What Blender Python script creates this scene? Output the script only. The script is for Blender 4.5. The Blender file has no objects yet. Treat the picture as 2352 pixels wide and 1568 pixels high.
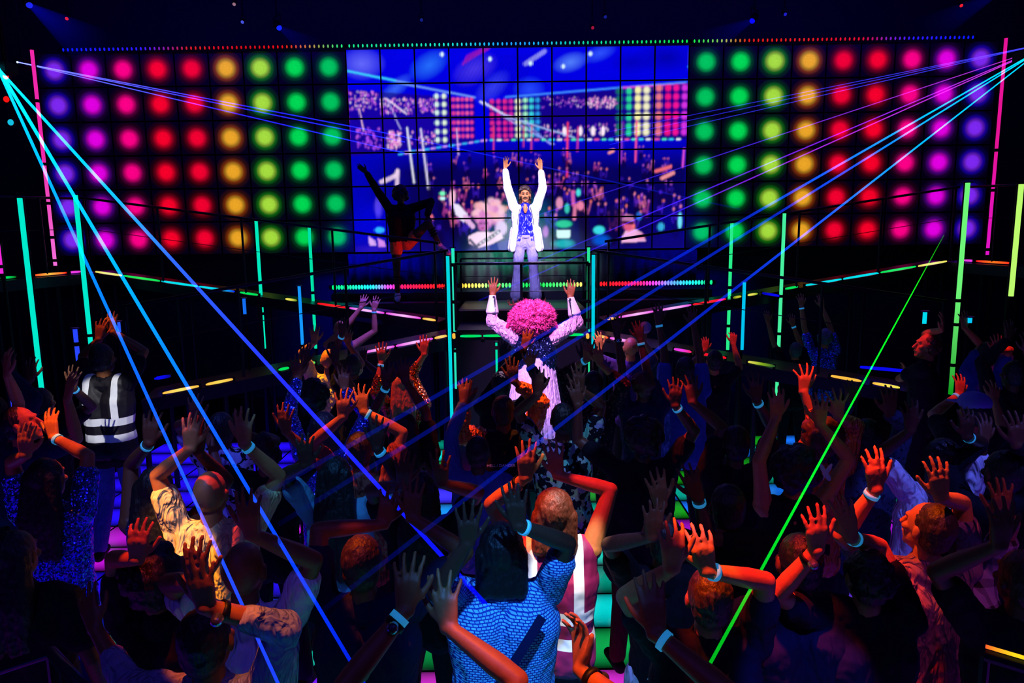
import bpy, bmesh, math, random
import numpy as np
from mathutils import Vector, Matrix, noise
random.seed(7)
VOX = 0.0058          # voxel of the bodies
sc = bpy.context.scene
COL = sc.collection
sc.view_settings.view_transform = 'Standard'
sc.view_settings.look = 'None'
sc.view_settings.exposure = 0.0
sc.view_settings.gamma = 1.0
sc.view_settings.use_curve_mapping = False
sc.cycles.max_bounces = 3
sc.cycles.diffuse_bounces = 1
sc.cycles.glossy_bounces = 1
sc.cycles.transparent_max_bounces = 40
sc.cycles.use_denoising = True
sc.cycles.use_adaptive_sampling = True
sc.cycles.adaptive_threshold = 0.07
sc.cycles.sample_clamp_indirect = 3.0

# ------------------------------------------------------------ camera
CAM_H = 2.8
F = 1568.0
TH = math.atan(F/10700.0)
RO = 0.0131
Fw = Vector((0, math.cos(TH), -math.sin(TH)))
U0 = Vector((0, math.sin(TH), math.cos(TH)))
X0 = Vector((1, 0, 0))
RT = X0*math.cos(RO) - U0*math.sin(RO)
UP = U0*math.cos(RO) + X0*math.sin(RO)
CP = Vector((0, 0, CAM_H))
cd = bpy.data.cameras.new('camera')
cd.lens = 24.0; cd.sensor_width = 36.0; cd.clip_end = 100; cd.clip_start = 0.05
cam = bpy.data.objects.new('camera', cd); COL.objects.link(cam)
cam.matrix_world = Matrix(((RT.x, UP.x, -Fw.x, CP.x), (RT.y, UP.y, -Fw.y, CP.y), (RT.z, UP.z, -Fw.z, CP.z), (0, 0, 0, 1)))
sc.camera = cam

def ray(px, py):
    return Fw + RT*((px-1176)/F) + UP*((784-py)/F)
def at(px, py, D):                       # the point seen at a pixel, at distance D down the room
    d = ray(px, py); return CP + d*(D/d.y)
def atz(px, py, z):                      # the point seen at a pixel, at height z
    d = ray(px, py); return CP + d*((z-CAM_H)/d.z)

# ------------------------------------------------------------ colours and materials
def lin(c):
    return tuple(((v/255.0)/12.92 if v/255.0 <= 0.04045 else ((v/255.0+0.055)/1.055)**2.4) for v in c)
MATS = {}
def nmat(name):
    m = bpy.data.materials.new(name); m.use_nodes = True
    nt = m.node_tree; nt.nodes.clear()
    out = nt.nodes.new('ShaderNodeOutputMaterial')
    return m, nt, out
def N(nt, t, **kw):
    n = nt.nodes.new(t)
    for k, v in kw.items():
        if k in ('operation', 'blend_type', 'data_type', 'wave_type', 'attribute_name', 'feature', 'bands_direction', 'invert'): setattr(n, k, v)
    return n
def math_n(nt, op, a, b=None, clamp=False):
    n = nt.nodes.new('ShaderNodeMath'); n.operation = op; n.use_clamp = clamp
    for i, v in enumerate((a, b)):
        if v is None: continue
        if isinstance(v, (int, float)): n.inputs[i].default_value = v
        else: nt.links.new(v, n.inputs[i])
    return n.outputs[0]
def mix_n(nt, f, a, b):
    n = nt.nodes.new('ShaderNodeMix'); n.data_type = 'RGBA'
    for i, v in ((0, f), (6, a), (7, b)):
        if isinstance(v, (int, float)): n.inputs[i].default_value = v
        elif isinstance(v, tuple): n.inputs[i].default_value = (*v[:3], 1)
        else: nt.links.new(v, n.inputs[i])
    return n.outputs[2]
def cloth(key, rgb, rough=0.85, metal=0.0, fold=0.5, pat=None, rgb2=None, spec=0.2, scale=1.0, sheen=0):
    if key in MATS: return MATS[key]
    m, nt, out = nmat(key)
    b = nt.nodes.new('ShaderNodeBsdfPrincipled')
    b.inputs['Base Color'].default_value = (*lin(rgb), 1)
    b.inputs['Roughness'].default_value = rough
    b.inputs['Metallic'].default_value = metal
    b.inputs['Specular IOR Level'].default_value = spec
    nt.links.new(b.outputs[0], out.inputs[0])
    tc = nt.nodes.new('ShaderNodeTexCoord')
    co = tc.outputs['Object']
    if fold > 0:
        mp = nt.nodes.new('ShaderNodeMapping'); mp.inputs['Scale'].default_value = (9*scale, 9*scale, 3.2*scale)
        nt.links.new(co, mp.inputs[0])
        nz = nt.nodes.new('ShaderNodeTexNoise'); nz.inputs['Scale'].default_value = 1.0; nz.inputs['Detail'].default_value = 2.5; nz.inputs['Distortion'].default_value = 1.2
        nt.links.new(mp.outputs[0], nz.inputs['Vector'])
        bp = nt.nodes.new('ShaderNodeBump'); bp.inputs['Strength'].default_value = fold; bp.inputs['Distance'].default_value = 0.085
        nt.links.new(nz.outputs[0], bp.inputs['Height']); nt.links.new(bp.outputs[0], b.inputs['Normal'])
    c1 = lin(rgb); c2 = lin(rgb2) if rgb2 else (0, 0, 0)
    if pat == 'plaid':
        sx = nt.nodes.new('ShaderNodeSeparateXYZ'); nt.links.new(co, sx.inputs[0])
        a = math_n(nt, 'ADD', sx.outputs[0], sx.outputs[1])
        def band(v, f, w):
            s = math_n(nt, 'FRACT', math_n(nt, 'MULTIPLY', v, f)); return math_n(nt, 'LESS_THAN', s, w)
        g = math_n(nt, 'ADD', band(a, 11.0, .35), band(sx.outputs[2], 10.0, .35))
        g = math_n(nt, 'MULTIPLY', g, 0.5)
        nt.links.new(mix_n(nt, g, c1, c2), b.inputs['Base Color'])
    elif pat == 'weave':
        br = nt.nodes.new('ShaderNodeTexBrick'); br.inputs['Scale'].default_value = 1.0
        br.inputs['Brick Width'].default_value = .020; br.inputs['Row Height'].default_value = .011; br.inputs['Mortar Size'].default_value = .0022
        br.inputs['Color1'].default_value = (*c1, 1); br.inputs['Color2'].default_value = (c1[0]*.7, c1[1]*.7, c1[2]*.8, 1); br.inputs['Mortar'].default_value = (*c2, 1)
        sx = nt.nodes.new('ShaderNodeSeparateXYZ'); nt.links.new(co, sx.inputs[0])
        cb = nt.nodes.new('ShaderNodeCombineXYZ'); nt.links.new(math_n(nt, 'ADD', sx.outputs[0], math_n(nt, 'MULTIPLY', sx.outputs[1], 0.6)), cb.inputs[0]); nt.links.new(sx.outputs[2], cb.inputs[1])
        nt.links.new(cb.outputs[0], br.inputs['Vector']); nt.links.new(br.outputs[0], b.inputs['Base Color'])
    elif pat in ('print', 'leaf', 'spark', 'floral'):
        vo = nt.nodes.new('ShaderNodeTexVoronoi'); vo.inputs['Scale'].default_value = {'print': 14, 'leaf': 11, 'spark': 130, 'floral': 34}[pat]
        nt.links.new(co, vo.inputs['Vector'])
        if pat == 'print':
            hs = nt.nodes.new('ShaderNodeMix'); hs.data_type = 'RGBA'; hs.blend_type = 'MULTIPLY'; hs.inputs[0].default_value = .75
            hs.inputs[6].default_value = (*c1, 1); nt.links.new(vo.outputs['Color'], hs.inputs[7])
            nz2 = nt.nodes.new('ShaderNodeTexNoise'); nz2.inputs['Scale'].default_value = 22; nt.links.new(co, nz2.inputs['Vector'])
            th = math_n(nt, 'GREATER_THAN', nz2.outputs[0], 0.5)
            nt.links.new(mix_n(nt, th, hs.outputs[2], c2), b.inputs['Base Color'])
        elif pat == 'leaf':
            nz2 = nt.nodes.new('ShaderNodeTexNoise'); nz2.inputs['Scale'].default_value = 12; nz2.inputs['Distortion'].default_value = 2; nt.links.new(co, nz2.inputs['Vector'])
            nt.links.new(mix_n(nt, math_n(nt, 'GREATER_THAN', nz2.outputs[0], 0.56), c1, c2), b.inputs['Base Color'])
        elif pat == 'floral':
            nt.links.new(mix_n(nt, math_n(nt, 'LESS_THAN', vo.outputs['Distance'], 0.28), c1, c2), b.inputs['Base Color'])
        else:
            b.inputs['Metallic'].default_value = 0.9; b.inputs['Roughness'].default_value = 0.22
            ge = nt.nodes.new('ShaderNodeNewGeometry')
            mm = nt.nodes.new('ShaderNodeVectorMath'); mm.operation = 'MULTIPLY_ADD'
            nt.links.new(vo.outputs['Color'], mm.inputs[0]); mm.inputs[1].default_value = (1.5, 1.5, 1.5); mm.inputs[2].default_value = (-.75, -.75, -.75)
            ad = nt.nodes.new('ShaderNodeVectorMath'); nt.links.new(mm.outputs[0], ad.inputs[0]); nt.links.new(ge.outputs['Normal'], ad.inputs[1])
            no = nt.nodes.new('ShaderNodeVectorMath'); no.operation = 'NORMALIZE'; nt.links.new(ad.outputs[0], no.inputs[0])
            nt.links.new(no.outputs[0], b.inputs['Normal'])
    elif pat == 'stripe':
        sx = nt.nodes.new('ShaderNodeSeparateXYZ'); nt.links.new(co, sx.inputs[0])
        s = math_n(nt, 'FRACT', math_n(nt, 'MULTIPLY', math_n(nt, 'ADD', sx.outputs[0], sx.outputs[2]), 310.0))
        nt.links.new(mix_n(nt, math_n(nt, 'LESS_THAN', s, .35), c1, c2), b.inputs['Base Color'])
    elif pat == 'pleat':
        mp2 = nt.nodes.new('ShaderNodeMapping'); mp2.inputs['Scale'].default_value = (60, 60, 1)
        nt.links.new(co, mp2.inputs[0])
        nz2 = nt.nodes.new('ShaderNodeTexNoise'); nz2.inputs['Scale'].default_value = 1.0; nt.links.new(mp2.outputs[0], nz2.inputs['Vector'])
        bp = nt.nodes.new('ShaderNodeBump'); bp.inputs['Strength'].default_value = 1; bp.inputs['Distance'].default_value = .03
        nt.links.new(nz2.outputs[0], bp.inputs['Height']); nt.links.new(bp.outputs[0], b.inputs['Normal'])
    MATS[key] = m
    return m
def emis(key, rgb, s=1.0):
    if key in MATS: return MATS[key]
    m, nt, out = nmat(key)
    e = nt.nodes.new('ShaderNodeEmission'); e.inputs[0].default_value = (*lin(rgb), 1); e.inputs[1].default_value = s
    nt.links.new(e.outputs[0], out.inputs[0]); MATS[key] = m
    return m
def hair_mat(key, rgb, sc_=60):
    if key in MATS: return MATS[key]
    m, nt, out = nmat(key)
    b = nt.nodes.new('ShaderNodeBsdfPrincipled'); b.inputs['Roughness'].default_value = .55
    tc = nt.nodes.new('ShaderNodeTexCoord'); mp = nt.nodes.new('ShaderNodeMapping'); mp.inputs['Scale'].default_value = (sc_, sc_, sc_*.35)
    nt.links.new(tc.outputs['Object'], mp.inputs[0])
    nz = nt.nodes.new('ShaderNodeTexNoise'); nz.inputs['Scale'].default_value = 1; nz.inputs['Detail'].default_value = 3; nt.links.new(mp.outputs[0], nz.inputs['Vector'])
    c = lin(rgb); nt.links.new(mix_n(nt, nz.outputs[0], (c[0]*.45, c[1]*.45, c[2]*.45), (c[0]*1.4, c[1]*1.4, c[2]*1.4)), b.inputs['Base Color'])
    bp = nt.nodes.new('ShaderNodeBump'); bp.inputs['Strength'].default_value = .9; bp.inputs['Distance'].default_value = .012
    nt.links.new(nz.outputs[0], bp.inputs['Height']); nt.links.new(bp.outputs[0], b.inputs['Normal'])
    nt.links.new(b.outputs[0], out.inputs[0]); MATS[key] = m
    return m
def skin_mat(key, rgb):
    if key in MATS: return MATS[key]
    m, nt, out = nmat(key)
    b = nt.nodes.new('ShaderNodeBsdfPrincipled'); b.inputs['Roughness'].default_value = .5; b.inputs['Specular IOR Level'].default_value = .35
    tc = nt.nodes.new('ShaderNodeTexCoord')
    nz = nt.nodes.new('ShaderNodeTexNoise'); nz.inputs['Scale'].default_value = 55; nz.inputs['Detail'].default_value = 3; nt.links.new(tc.outputs['Object'], nz.inputs['Vector'])
    c = lin(rgb); nt.links.new(mix_n(nt, nz.outputs[0], (c[0]*.8, c[1]*.75, c[2]*.72), (min(1, c[0]*1.15), c[1]*1.2, c[2]*1.2)), b.inputs['Base Color'])
    bp = nt.nodes.new('ShaderNodeBump'); bp.inputs['Strength'].default_value = .25; bp.inputs['Distance'].default_value = .004
    nt.links.new(nz.outputs[0], bp.inputs['Height']); nt.links.new(bp.outputs[0], b.inputs['Normal'])
    nt.links.new(b.outputs[0], out.inputs[0]); MATS[key] = m
    return m

BLK = cloth('matt_black_paint', (9, 9, 13), .6, fold=0)
STEEL = cloth('dark_steel', (30, 32, 48), .35, .7, fold=0, spec=.5)

# ------------------------------------------------------------ objects
def tag(o, label=None, cat=None, group=None, kind=None):
    if label: o['label'] = label
    if cat: o['category'] = cat
    if group: o['group'] = group
    if kind: o['kind'] = kind
    return o
def empty(name, loc, label=None, cat=None, group=None):
    o = bpy.data.objects.new(name, None); COL.objects.link(o); o.location = loc; o.empty_display_size = .05
    return tag(o, label, cat, group)
def obj(name, me, mat, parent=None):
    if isinstance(me, bmesh.types.BMesh):
        bm = me; me = bpy.data.meshes.new(name); bm.normal_update(); bm.to_mesh(me); bm.free()
    o = bpy.data.objects.new(name, me); COL.objects.link(o)
    if mat is not None:
        me.materials.clear()
        for m in (mat if isinstance(mat, (list, tuple)) else [mat]): me.materials.append(m)
    if parent is not None:                       # geometry is written in world space, moved into the parent's
        o.parent = parent
        me.transform(Matrix.Translation(-wloc(parent)))
    return o
def wloc(o):
    v = Vector(o.location)
    while o.parent is not None: o = o.parent; v = v + Vector(o.location)
    return v
def smooth(o):
    for p in o.data.polygons: p.use_smooth = True
    return o
def recentre(o, c):
    o.data.transform(Matrix.Translation(-Vector(c))); o.location = Vector(c); return o

def frame_of(d):
    d = Vector(d).normalized()
    a = Vector((0, 0, 1)) if abs(d.z) < .9 else Vector((1, 0, 0))
    u = d.cross(a).normalized(); v = d.cross(u).normalized()
    return d, u, v
def add_rings(bm, rings, close=True):
    prev = None; first = None
    for r in rings:
        vs = [bm.verts.new(p) for p in r]
        if prev:
            n = len(vs)
            for i in range(n): bm.faces.new((prev[i], prev[(i+1) % n], vs[(i+1) % n], vs[i]))
        else: first = vs
        prev = vs
    if close:
        bm.faces.new(list(reversed(first))); bm.faces.new(prev)
def tube(bm, pts, rad, seg=10):
    """a tube along points with a radius per point"""
    pts = [Vector(p) for p in pts]; n = len(pts)
    if isinstance(rad, (int, float)): rad = [rad]*n
    rings = []
    d0, u, v = frame_of(pts[1]-pts[0])
    for i, p in enumerate(pts):
        t = (pts[min(i+1, n-1)]-pts[max(i-1, 0)]).normalized()
        u = (u - t*u.dot(t)).normalized(); v = t.cross(u)
        rings.append([p + (u*math.cos(a) + v*math.sin(a))*rad[i] for a in [2*math.pi*k/seg for k in range(seg)]])
    add_rings(bm, rings)
def capsule(bm, a, b, ra, rb, seg=12):
    a = Vector(a); b = Vector(b)
    if (b-a).length < 1e-5: b = a + Vector((0, 0, 1e-4))
    d, u, v = frame_of(b-a)
    rings = []
    for k in range(-4, 0):
        t = math.radians(90*k/4.0 + 4)
        rings.append((a + d*ra*math.sin(t), ra*math.cos(t)))
    rings.append((a, ra)); rings.append((b, rb))
    for k in range(1, 5):
        t = math.radians(90*k/4.0 - 4)
        rings.append((b + d*rb*math.sin(t), rb*math.cos(t)))
    add_rings(bm, [[c + (u*math.cos(x) + v*math.sin(x))*r for x in [2*math.pi*q/seg for q in range(seg)]] for c, r in rings])
def ellipsoid(bm, c, R, rx, ry, rz, seg=16, rr=10):
    c = Vector(c); rings = []
    for k in range(rr+1):
        t = -math.pi/2 + math.pi*k/rr
        t = max(-1.50, min(1.50, t))
        rings.append([c + R @ Vector((rx*math.cos(t)*math.cos(a), ry*math.cos(t)*math.sin(a), rz*math.sin(t))) for a in [2*math.pi*q/seg for q in range(seg)]])
    add_rings(bm, rings)
def box(bm, lo, hi, bev=0):
    lo = Vector(lo); hi = Vector(hi)
    vs = [bm.verts.new((x, y, z)) for x in (lo.x, hi.x) for y in (lo.y, hi.y) for z in (lo.z, hi.z)]
    fs = [(0, 1, 3, 2), (4, 6, 7, 5), (0, 4, 5, 1), (2, 3, 7, 6), (0, 2, 6, 4), (1, 5, 7, 3)]
    fa = [bm.faces.new([vs[i] for i in f]) for f in fs]
    if bev:
        es = list({e for f in fa for e in f.edges})
        bmesh.ops.bevel(bm, geom=es, offset=bev, segments=2, affect='EDGES')
def prism(bm, a, b, w, h, up=Vector((0, 0, 1))):
    """a bar of width w and height h from a to b"""
    a = Vector(a); b = Vector(b); d = (b-a).normalized(); s = d.cross(up).normalized(); t = s.cross(d)
    vs = []
    for p in (a, b):
        for i, j in ((-1, -1), (1, -1), (1, 1), (-1, 1)): vs.append(bm.verts.new(p + s*i*w/2 + t*j*h/2))
    for f in ((3, 2, 1, 0), (4, 5, 6, 7), (0, 1, 5, 4), (1, 2, 6, 5), (2, 3, 7, 6), (3, 0, 4, 7)): bm.faces.new([vs[i] for i in f])

def fuse(name, bm, voxel, smooth_it=2, disp=None, sm=True):
    """closed pieces -> one continuous skin"""
    bmesh.ops.recalc_face_normals(bm, faces=bm.faces)
    me = bpy.data.meshes.new(name+'_raw'); bm.to_mesh(me); bm.free()
    o = bpy.data.objects.new(name+'_raw', me); COL.objects.link(o)
    r = o.modifiers.new('r', 'REMESH'); r.mode = 'VOXEL'; r.voxel_size = voxel; r.use_smooth_shade = True
    if smooth_it:
        s = o.modifiers.new('s', 'SMOOTH'); s.factor = .5; s.iterations = smooth_it
    if disp:
        tx = bpy.data.textures.new(name+'_tex', 'CLOUDS'); tx.noise_scale = disp[1]; tx.noise_depth = 2
        q = o.modifiers.new('d', 'DISPLACE'); q.texture = tx; q.strength = disp[0]; q.mid_level = .5; q.texture_coords = 'GLOBAL'
    dg = bpy.context.evaluated_depsgraph_get(); dg.update()
    out = bpy.data.meshes.new_from_object(o.evaluated_get(dg)); out.name = name
    bpy.data.objects.remove(o); bpy.data.meshes.remove(me)
    out.polygons.foreach_set('use_smooth', [True]*len(out.polygons))
    return out
# ------------------------------------------------------------ people
def hand_caps(bm, w, d, n, l, s=1.0, spread=1.0, curl=.18, rk=1.0):
    """palm, four fingers and thumb; w wrist, d along the fingers, n palm normal, l towards the thumb"""
    kn = [(.031, .088, .080), (.011, .093, .089), (-.010, .090, .083), (-.029, .081, .066)]
    ang = [9, 2, -6, -15]
    for (x, y, ln), a in zip(kn, ang):
        k = w + (l*x + d*y)*s
        capsule(bm, w + l*x*.55*s + d*.008*s, k, .0155*s, .0125*s, 8)
        t = math.radians(a*spread); dd = (d*math.cos(t) + l*math.sin(t)).normalized()
        p = k; c = 0
        for q, (fr, r) in enumerate(((.46, .0094), (.30, .0086), (.24, .0080))):
            c += curl*random.uniform(.6, 1.5)
            e = (dd*math.cos(c) + n*math.sin(c)).normalized()
            p2 = p + e*ln*fr*s
            capsule(bm, p, p2, r*s*rk, (r-.0007)*s*rk, 8); p = p2
    for x in (.018, 0, -.016): capsule(bm, w + (l*x*.7 + d*.012)*s, w + (l*x + d*.075)*s, .0145*s, .013*s, 8)
    t = math.radians(48); td = (d*math.cos(t) + l*math.sin(t) + n*.25).normalized()
    a = w + (d*.018 + l*.012)*s; b = a + td*.052*s; td2 = (td*.8 + d*.45).normalized()
    capsule(bm, a, b, .0165*s, .0125*s, 8); c_ = b + td2*.034*s
    capsule(bm, b, c_, .0118*s, .0105*s, 8); capsule(bm, c_, c_ + (td2*.7+d*.4).normalized()*.026*s, .0102*s, .0088*s, 8)

class Fig:
    def __init__(g, head_c, base_z=0.0, yaw=0, size=None, width=1.0, belly=0.0, lean=(0, 0)):
        g.z0 = base_z; g.hc = Vector(head_c)
        g.s = size if size else (g.hc.z-base_z)/1.63
        y = math.radians(yaw)
        g.f = Vector((math.sin(y), math.cos(y), 0)); g.r = Vector((math.cos(y), -math.sin(y), 0)); g.u = Vector((0, 0, 1))
        g.B = Vector((g.hc.x, g.hc.y, base_z)); g.w = width; g.belly = belly; g.lean = lean
        g.arms = {}; g.legs = {}
        for sd in (-1, 1):
            g.legs[sd] = (g.P(.095*sd, 0, .93), g.P(.115*sd, .03, .50), g.P((.13+random.uniform(0, .04))*sd, -.02 + random.uniform(-.06, .06), .085))
    def P(g, x, y, z):
        k = max(0, (z-.9)/.73)
        return g.B + (g.r*(x*1.0 + g.lean[0]*(k-1)) + g.f*(y + g.lean[1]*(k-1)))*g.s + g.u*z*g.s
    def shoulder(g, sd, up=True):
        return g.P((.175 if up else .19)*sd*(.5+.5*g.w), 0.0, 1.445 if up else 1.41)
    def arm(g, sd, palm=None, elbow_px=None, down=False, spread=1, curl=.18, flip=False, face=None, hd=None, pole=None):
        s = g.s; L1, L2 = .30*s, .265*s
        S = g.shoulder(sd, not down)
        if down:
            W = g.P(.30*sd, .06, .88); pl = g.P(.55*sd, -.3, 1.1); hd = Vector((0, 0, -1)) + g.r*sd*.1
        else:
            palm = Vector(palm)
            if hd is None: hd = ((palm-S).normalized()*.55 + Vector((0, 0, 1))*.6 + g.f*.05).normalized()
            W = palm - hd*.075*s
            pl = pole if pole is not None else (S + (W-S)*.5 + g.r*sd*.28*s - Vector((0, 0, .10)) + g.f*.22)
        v = W - S; dist = v.length; mx = (L1+L2)*.995
        if dist > mx:
            k = min(dist/mx, 1.10); L1 *= k; L2 *= k
            if dist > (L1+L2)*.998: W = S + v.normalized()*(L1+L2)*.998; v = W-S; dist = v.length
        dist = max(dist, .18*s); e = v.normalized()
        if (W-S).length < .18*s: W = S + e*dist
        a = (L1*L1 - L2*L2 + dist*dist)/(2*dist); h = math.sqrt(max(L1*L1-a*a, 0.0004))
        q = pl - S; q = q - e*q.dot(e); q = q.normalized() if q.length > 1e-4 else g.r*sd
        E = S + e*a + q*h
        n = (face if face is not None else (g.f + g.u*.1)); n = (n - hd*n.dot(hd)).normalized()
        l = hd.cross(n)
        inw = -sd if not down else 1
        if l.dot(g.r*inw) < 0: l = -l
        if down: n = -g.r*sd; n = (n - hd*n.dot(hd)).normalized(); l = g.f - hd*g.f.dot(hd); l = (l - n*l.dot(n)).normalized()
        if flip: l = -l
        g.arms[sd] = dict(S=S, E=E, W=W, hd=hd.normalized(), n=n, l=l.normalized(), spread=spread, curl=curl)
    def body(g, voxel, face_detail=False):
        bm = bmesh.new(); s = g.s; w = g.w
        R = Matrix((g.r, g.f, g.u)).transposed()
        # trunk
        for sd in (-1, 1):
            pts = [((.07*sd*w, 0, .94), .108*w), ((.055*sd*w, .0, 1.08), .098*w), ((.08*sd*w, .0, 1.29), .108*w), ((.125*sd*w, 0, 1.42), .06)]
            for (a, ra), (b, rb) in zip(pts, pts[1:]): capsule(bm, g.P(*a), g.P(*b), ra*s, rb*s)
            H, K, A = g.legs[sd]
            capsule(bm, H, K, .088*s*w, .055*s); capsule(bm, K, A, .054*s, .036*s)
            ft = (g.f*.9 + g.r*sd*.25).normalized()
            capsule(bm, A - g.u*.045*s - ft*.03*s, A - g.u*.05*s + ft*.14*s, .035*s, .03*s)
        capsule(bm, g.P(0, 0, 1.36), g.hc - g.u*.09*s - g.f*.015*s, .062*s, .052*s)
        capsule(bm, g.P(-.12, 0, 1.43), g.P(.12, 0, 1.43), .055*s, .055*s)
        for sd, A in g.arms.items():
            capsule(bm, g.P(.12*sd*(.5+.5*w), 0, 1.40), A['S'], .068*s, .058*s)
            m = A['S'].lerp(A['E'], .45)
            capsule(bm, A['S'], m, .054*s, .047*s*(.5+.5*w)); capsule(bm, m, A['E'], .047*s*(.5+.5*w), .036*s)
            m = A['E'].lerp(A['W'], .3)
            capsule(bm, A['E'], m, .036*s, .038*s); capsule(bm, m, A['W'], .038*s, .0245*s)
            capsule(bm, A['W'] - A['l']*.010*s, A['W'] + A['l']*.010*s, .0215*s, .0215*s)
            hand_caps(bm, A['W'], A['hd'], A['n'], A['l'], s, A['spread'], A['curl'], 1.0 if voxel < .007 else 1.1)
        # head
        h = g.hc; ft = getattr(g, 'hf', g.f); rt = getattr(g, 'hr', g.r); ut = rt.cross(ft)
        Rh = Matrix((rt, ft, ut)).transposed()
        ellipsoid(bm, h + (ut*.02 - ft*.012)*s, Rh, .075*s, .094*s, .10*s)
        ellipsoid(bm, h + (-ut*.05 + ft*.028)*s, Rh, .056*s, .062*s, .068*s)
        ellipsoid(bm, h + (-ut*.095 + ft*.062)*s, Rh, .028*s, .022*s, .022*s)
        capsule(bm, h + (ft*.088 + ut*.012)*s, h + (ft*.108 - ut*.028)*s, .009*s, .014*s, 8)
        capsule(bm, h + (ft*.074 + ut*.034 - rt*.03)*s, h + (ft*.074 + ut*.034 + rt*.03)*s, .013*s, .013*s, 8)
        capsule(bm, h + (ft*.085 - ut*.055 - rt*.016)*s, h + (ft*.085 - ut*.055 + rt*.016)*s, .009*s, .009*s, 8)
        for sd in (-1, 1):
            ellipsoid(bm, h + (rt*sd*.079 - ft*.008 - ut*.005)*s, Rh, .010*s, .019*s, .032*s, 10, 6)
            ellipsoid(bm, h + (rt*sd*.043 + ft*.06 - ut*.015)*s, Rh, .022*s, .022*s, .020*s, 10, 6)
        return fuse('body', bm, voxel, 2)
    def top_bm(g, sleeve='short', grow=.014, hem=.86, open_front=False, loose=1.0, collar=True):
        bm = bmesh.new(); s = g.s; w = g.w
        for sd in (-1, 1):
            pts = [((.07*sd*w*loose, 0, hem), .112*w*loose), ((.06*sd*w, .0, 1.08), .104*w*loose), ((.08*sd*w, .0, 1.29), .112*w), ((.125*sd*w, 0, 1.425), .064)]
            for (a, ra), (b, rb) in zip(pts, pts[1:]): capsule(bm, g.P(*a), g.P(*b), (ra+grow)*s, (rb+grow)*s)
            if g.belly: capsule(bm, g.P(.04*sd*w, .03, 1.02), g.P(.04*sd*w, .03, 1.12), (.12*w+g.belly)*s, (.11*w+g.belly)*s)
        capsule(bm, g.P(-.12, 0, 1.43), g.P(.12, 0, 1.43), (.052+grow)*s, (.052+grow)*s)
        if collar: capsule(bm, g.P(0, -.005, 1.42), g.P(0, -.005, 1.475), (.066+grow*.6)*s, (.06+grow*.4)*s)
        for sd, A in g.arms.items():
            if sleeve == 'none':
                continue
            capsule(bm, g.P(.12*sd, 0, 1.40), A['S'], (.066+grow)*s, (.058+grow)*s)
            if sleeve == 'short':
                e = A['S'].lerp(A['E'], .62); capsule(bm, A['S'], e, (.057+grow)*s, (.052+grow)*s)
            else:
                capsule(bm, A['S'], A['E'], (.054+grow)*s, (.042+grow)*s)
                e = A['E'].lerp(A['W'], .5 if sleeve == 'elbow' else .9)
                capsule(bm, A['E'], e, (.042+grow)*s, (.032+grow*.8)*s)
        return bm
    def bottom_bm(g, grow=.013, flare=0.0, short=False):
        bm = bmesh.new(); s = g.s; w = g.w
        for sd in (-1, 1):
            capsule(bm, g.P(.06*sd*w, 0, .99), g.P(.068*sd*w, 0, .90), (.105*w+grow)*s, (.108*w+grow)*s)
            H, K, A = g.legs[sd]
            if short: capsule(bm, H, H.lerp(K, .55), (.09*w+grow)*s, (.075*w+grow)*s); continue
            capsule(bm, H, K, (.088*w+grow)*s, (.058+grow)*s); capsule(bm, K, A + g.u*.02*s, (.056+grow)*s, (.046+grow+flare)*s)
        return bm
    def shoe_bm(g, sd):
        bm = bmesh.new(); s = g.s; A = g.legs[sd][2]; ft = (g.f*.9 + g.r*sd*.25).normalized(); b = A - g.u*.045*s
        capsule(bm, b - ft*.045*s, b + ft*.15*s + g.u*-.006, .043*s, .036*s); capsule(bm, b, A + g.u*.02, .043*s, .045*s)
        return bm
    def hair_bm(g, st):
        bm = bmesh.new(); s = g.s; h = g.hc; ft = getattr(g, 'hf', g.f); rt = getattr(g, 'hr', g.r); ut = rt.cross(ft)
        Rh = Matrix((rt, ft, ut)).transposed()
        if st in ('short', 'long', 'bun', 'wavy', 'braids'):
            ellipsoid(bm, h + (ut*.030 - ft*.030)*s, Rh, .083*s, .090*s, .100*s)
            ellipsoid(bm, h + (-ut*.02 - ft*.045)*s, Rh, .074*s, .066*s, .075*s)
        if st == 'short': pass
        if st in ('long', 'braids'):
            for x in (-.055, -.02, .02, .055):
                capsule(bm, h + (rt*x - ft*.06 + ut*.03)*s, h + (rt*x*1.35 - ft*.10 - ut*.20)*s, .044*s, .046*s)
                capsule(bm, h + (rt*x*1.35 - ft*.10 - ut*.20)*s, h + (rt*x*1.5 - ft*.125)*s - g.u*(.40 if st == 'long' else .55)*s, .046*s, .024*s)
        if st == 'wavy':
            for q in range(14):
                a = random.uniform(0, 6.28); b = random.uniform(-.6, 1.2)
                p = h + (rt*math.cos(a)*.06 + (-ft*.03 + ft*math.sin(a)*.06) + ut*.055*b)*s
                ellipsoid(bm, p, Rh, .045*s, .045*s, .042*s, 10, 6)
        if st == 'bob':
            ellipsoid(bm, h + (ut*.03 - ft*.025)*s, Rh, .095*s, .10*s, .105*s)
            for x in (-.06, -.03, 0, .03, .06): capsule(bm, h + (rt*x - ft*.045)*s, h + (rt*x*1.2 - ft*.06 - ut*.15)*s, .052*s, .04*s)
        if st == 'bun': ellipsoid(bm, h + (ut*.11 - ft*.06)*s, Rh, .045*s, .045*s, .045*s)
        if st == 'curly':
            for q in range(46):
                v = Vector((random.gauss(0, 1), random.gauss(0, 1)-.5, random.gauss(0, 1)+.4)).normalized()
                p = h + Rh @ Vector((v.x*.10*s, (v.y*.10-.03)*s, (v.z*.11+.03)*s))
                ellipsoid(bm, p, Rh, .042*s, .042*s, .042*s, 10, 6)
            ellipsoid(bm, h + (ut*.03 - ft*.03)*s, Rh, .115*s, .12*s, .12*s)
        if st == 'bald': return None
        return bm

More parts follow.
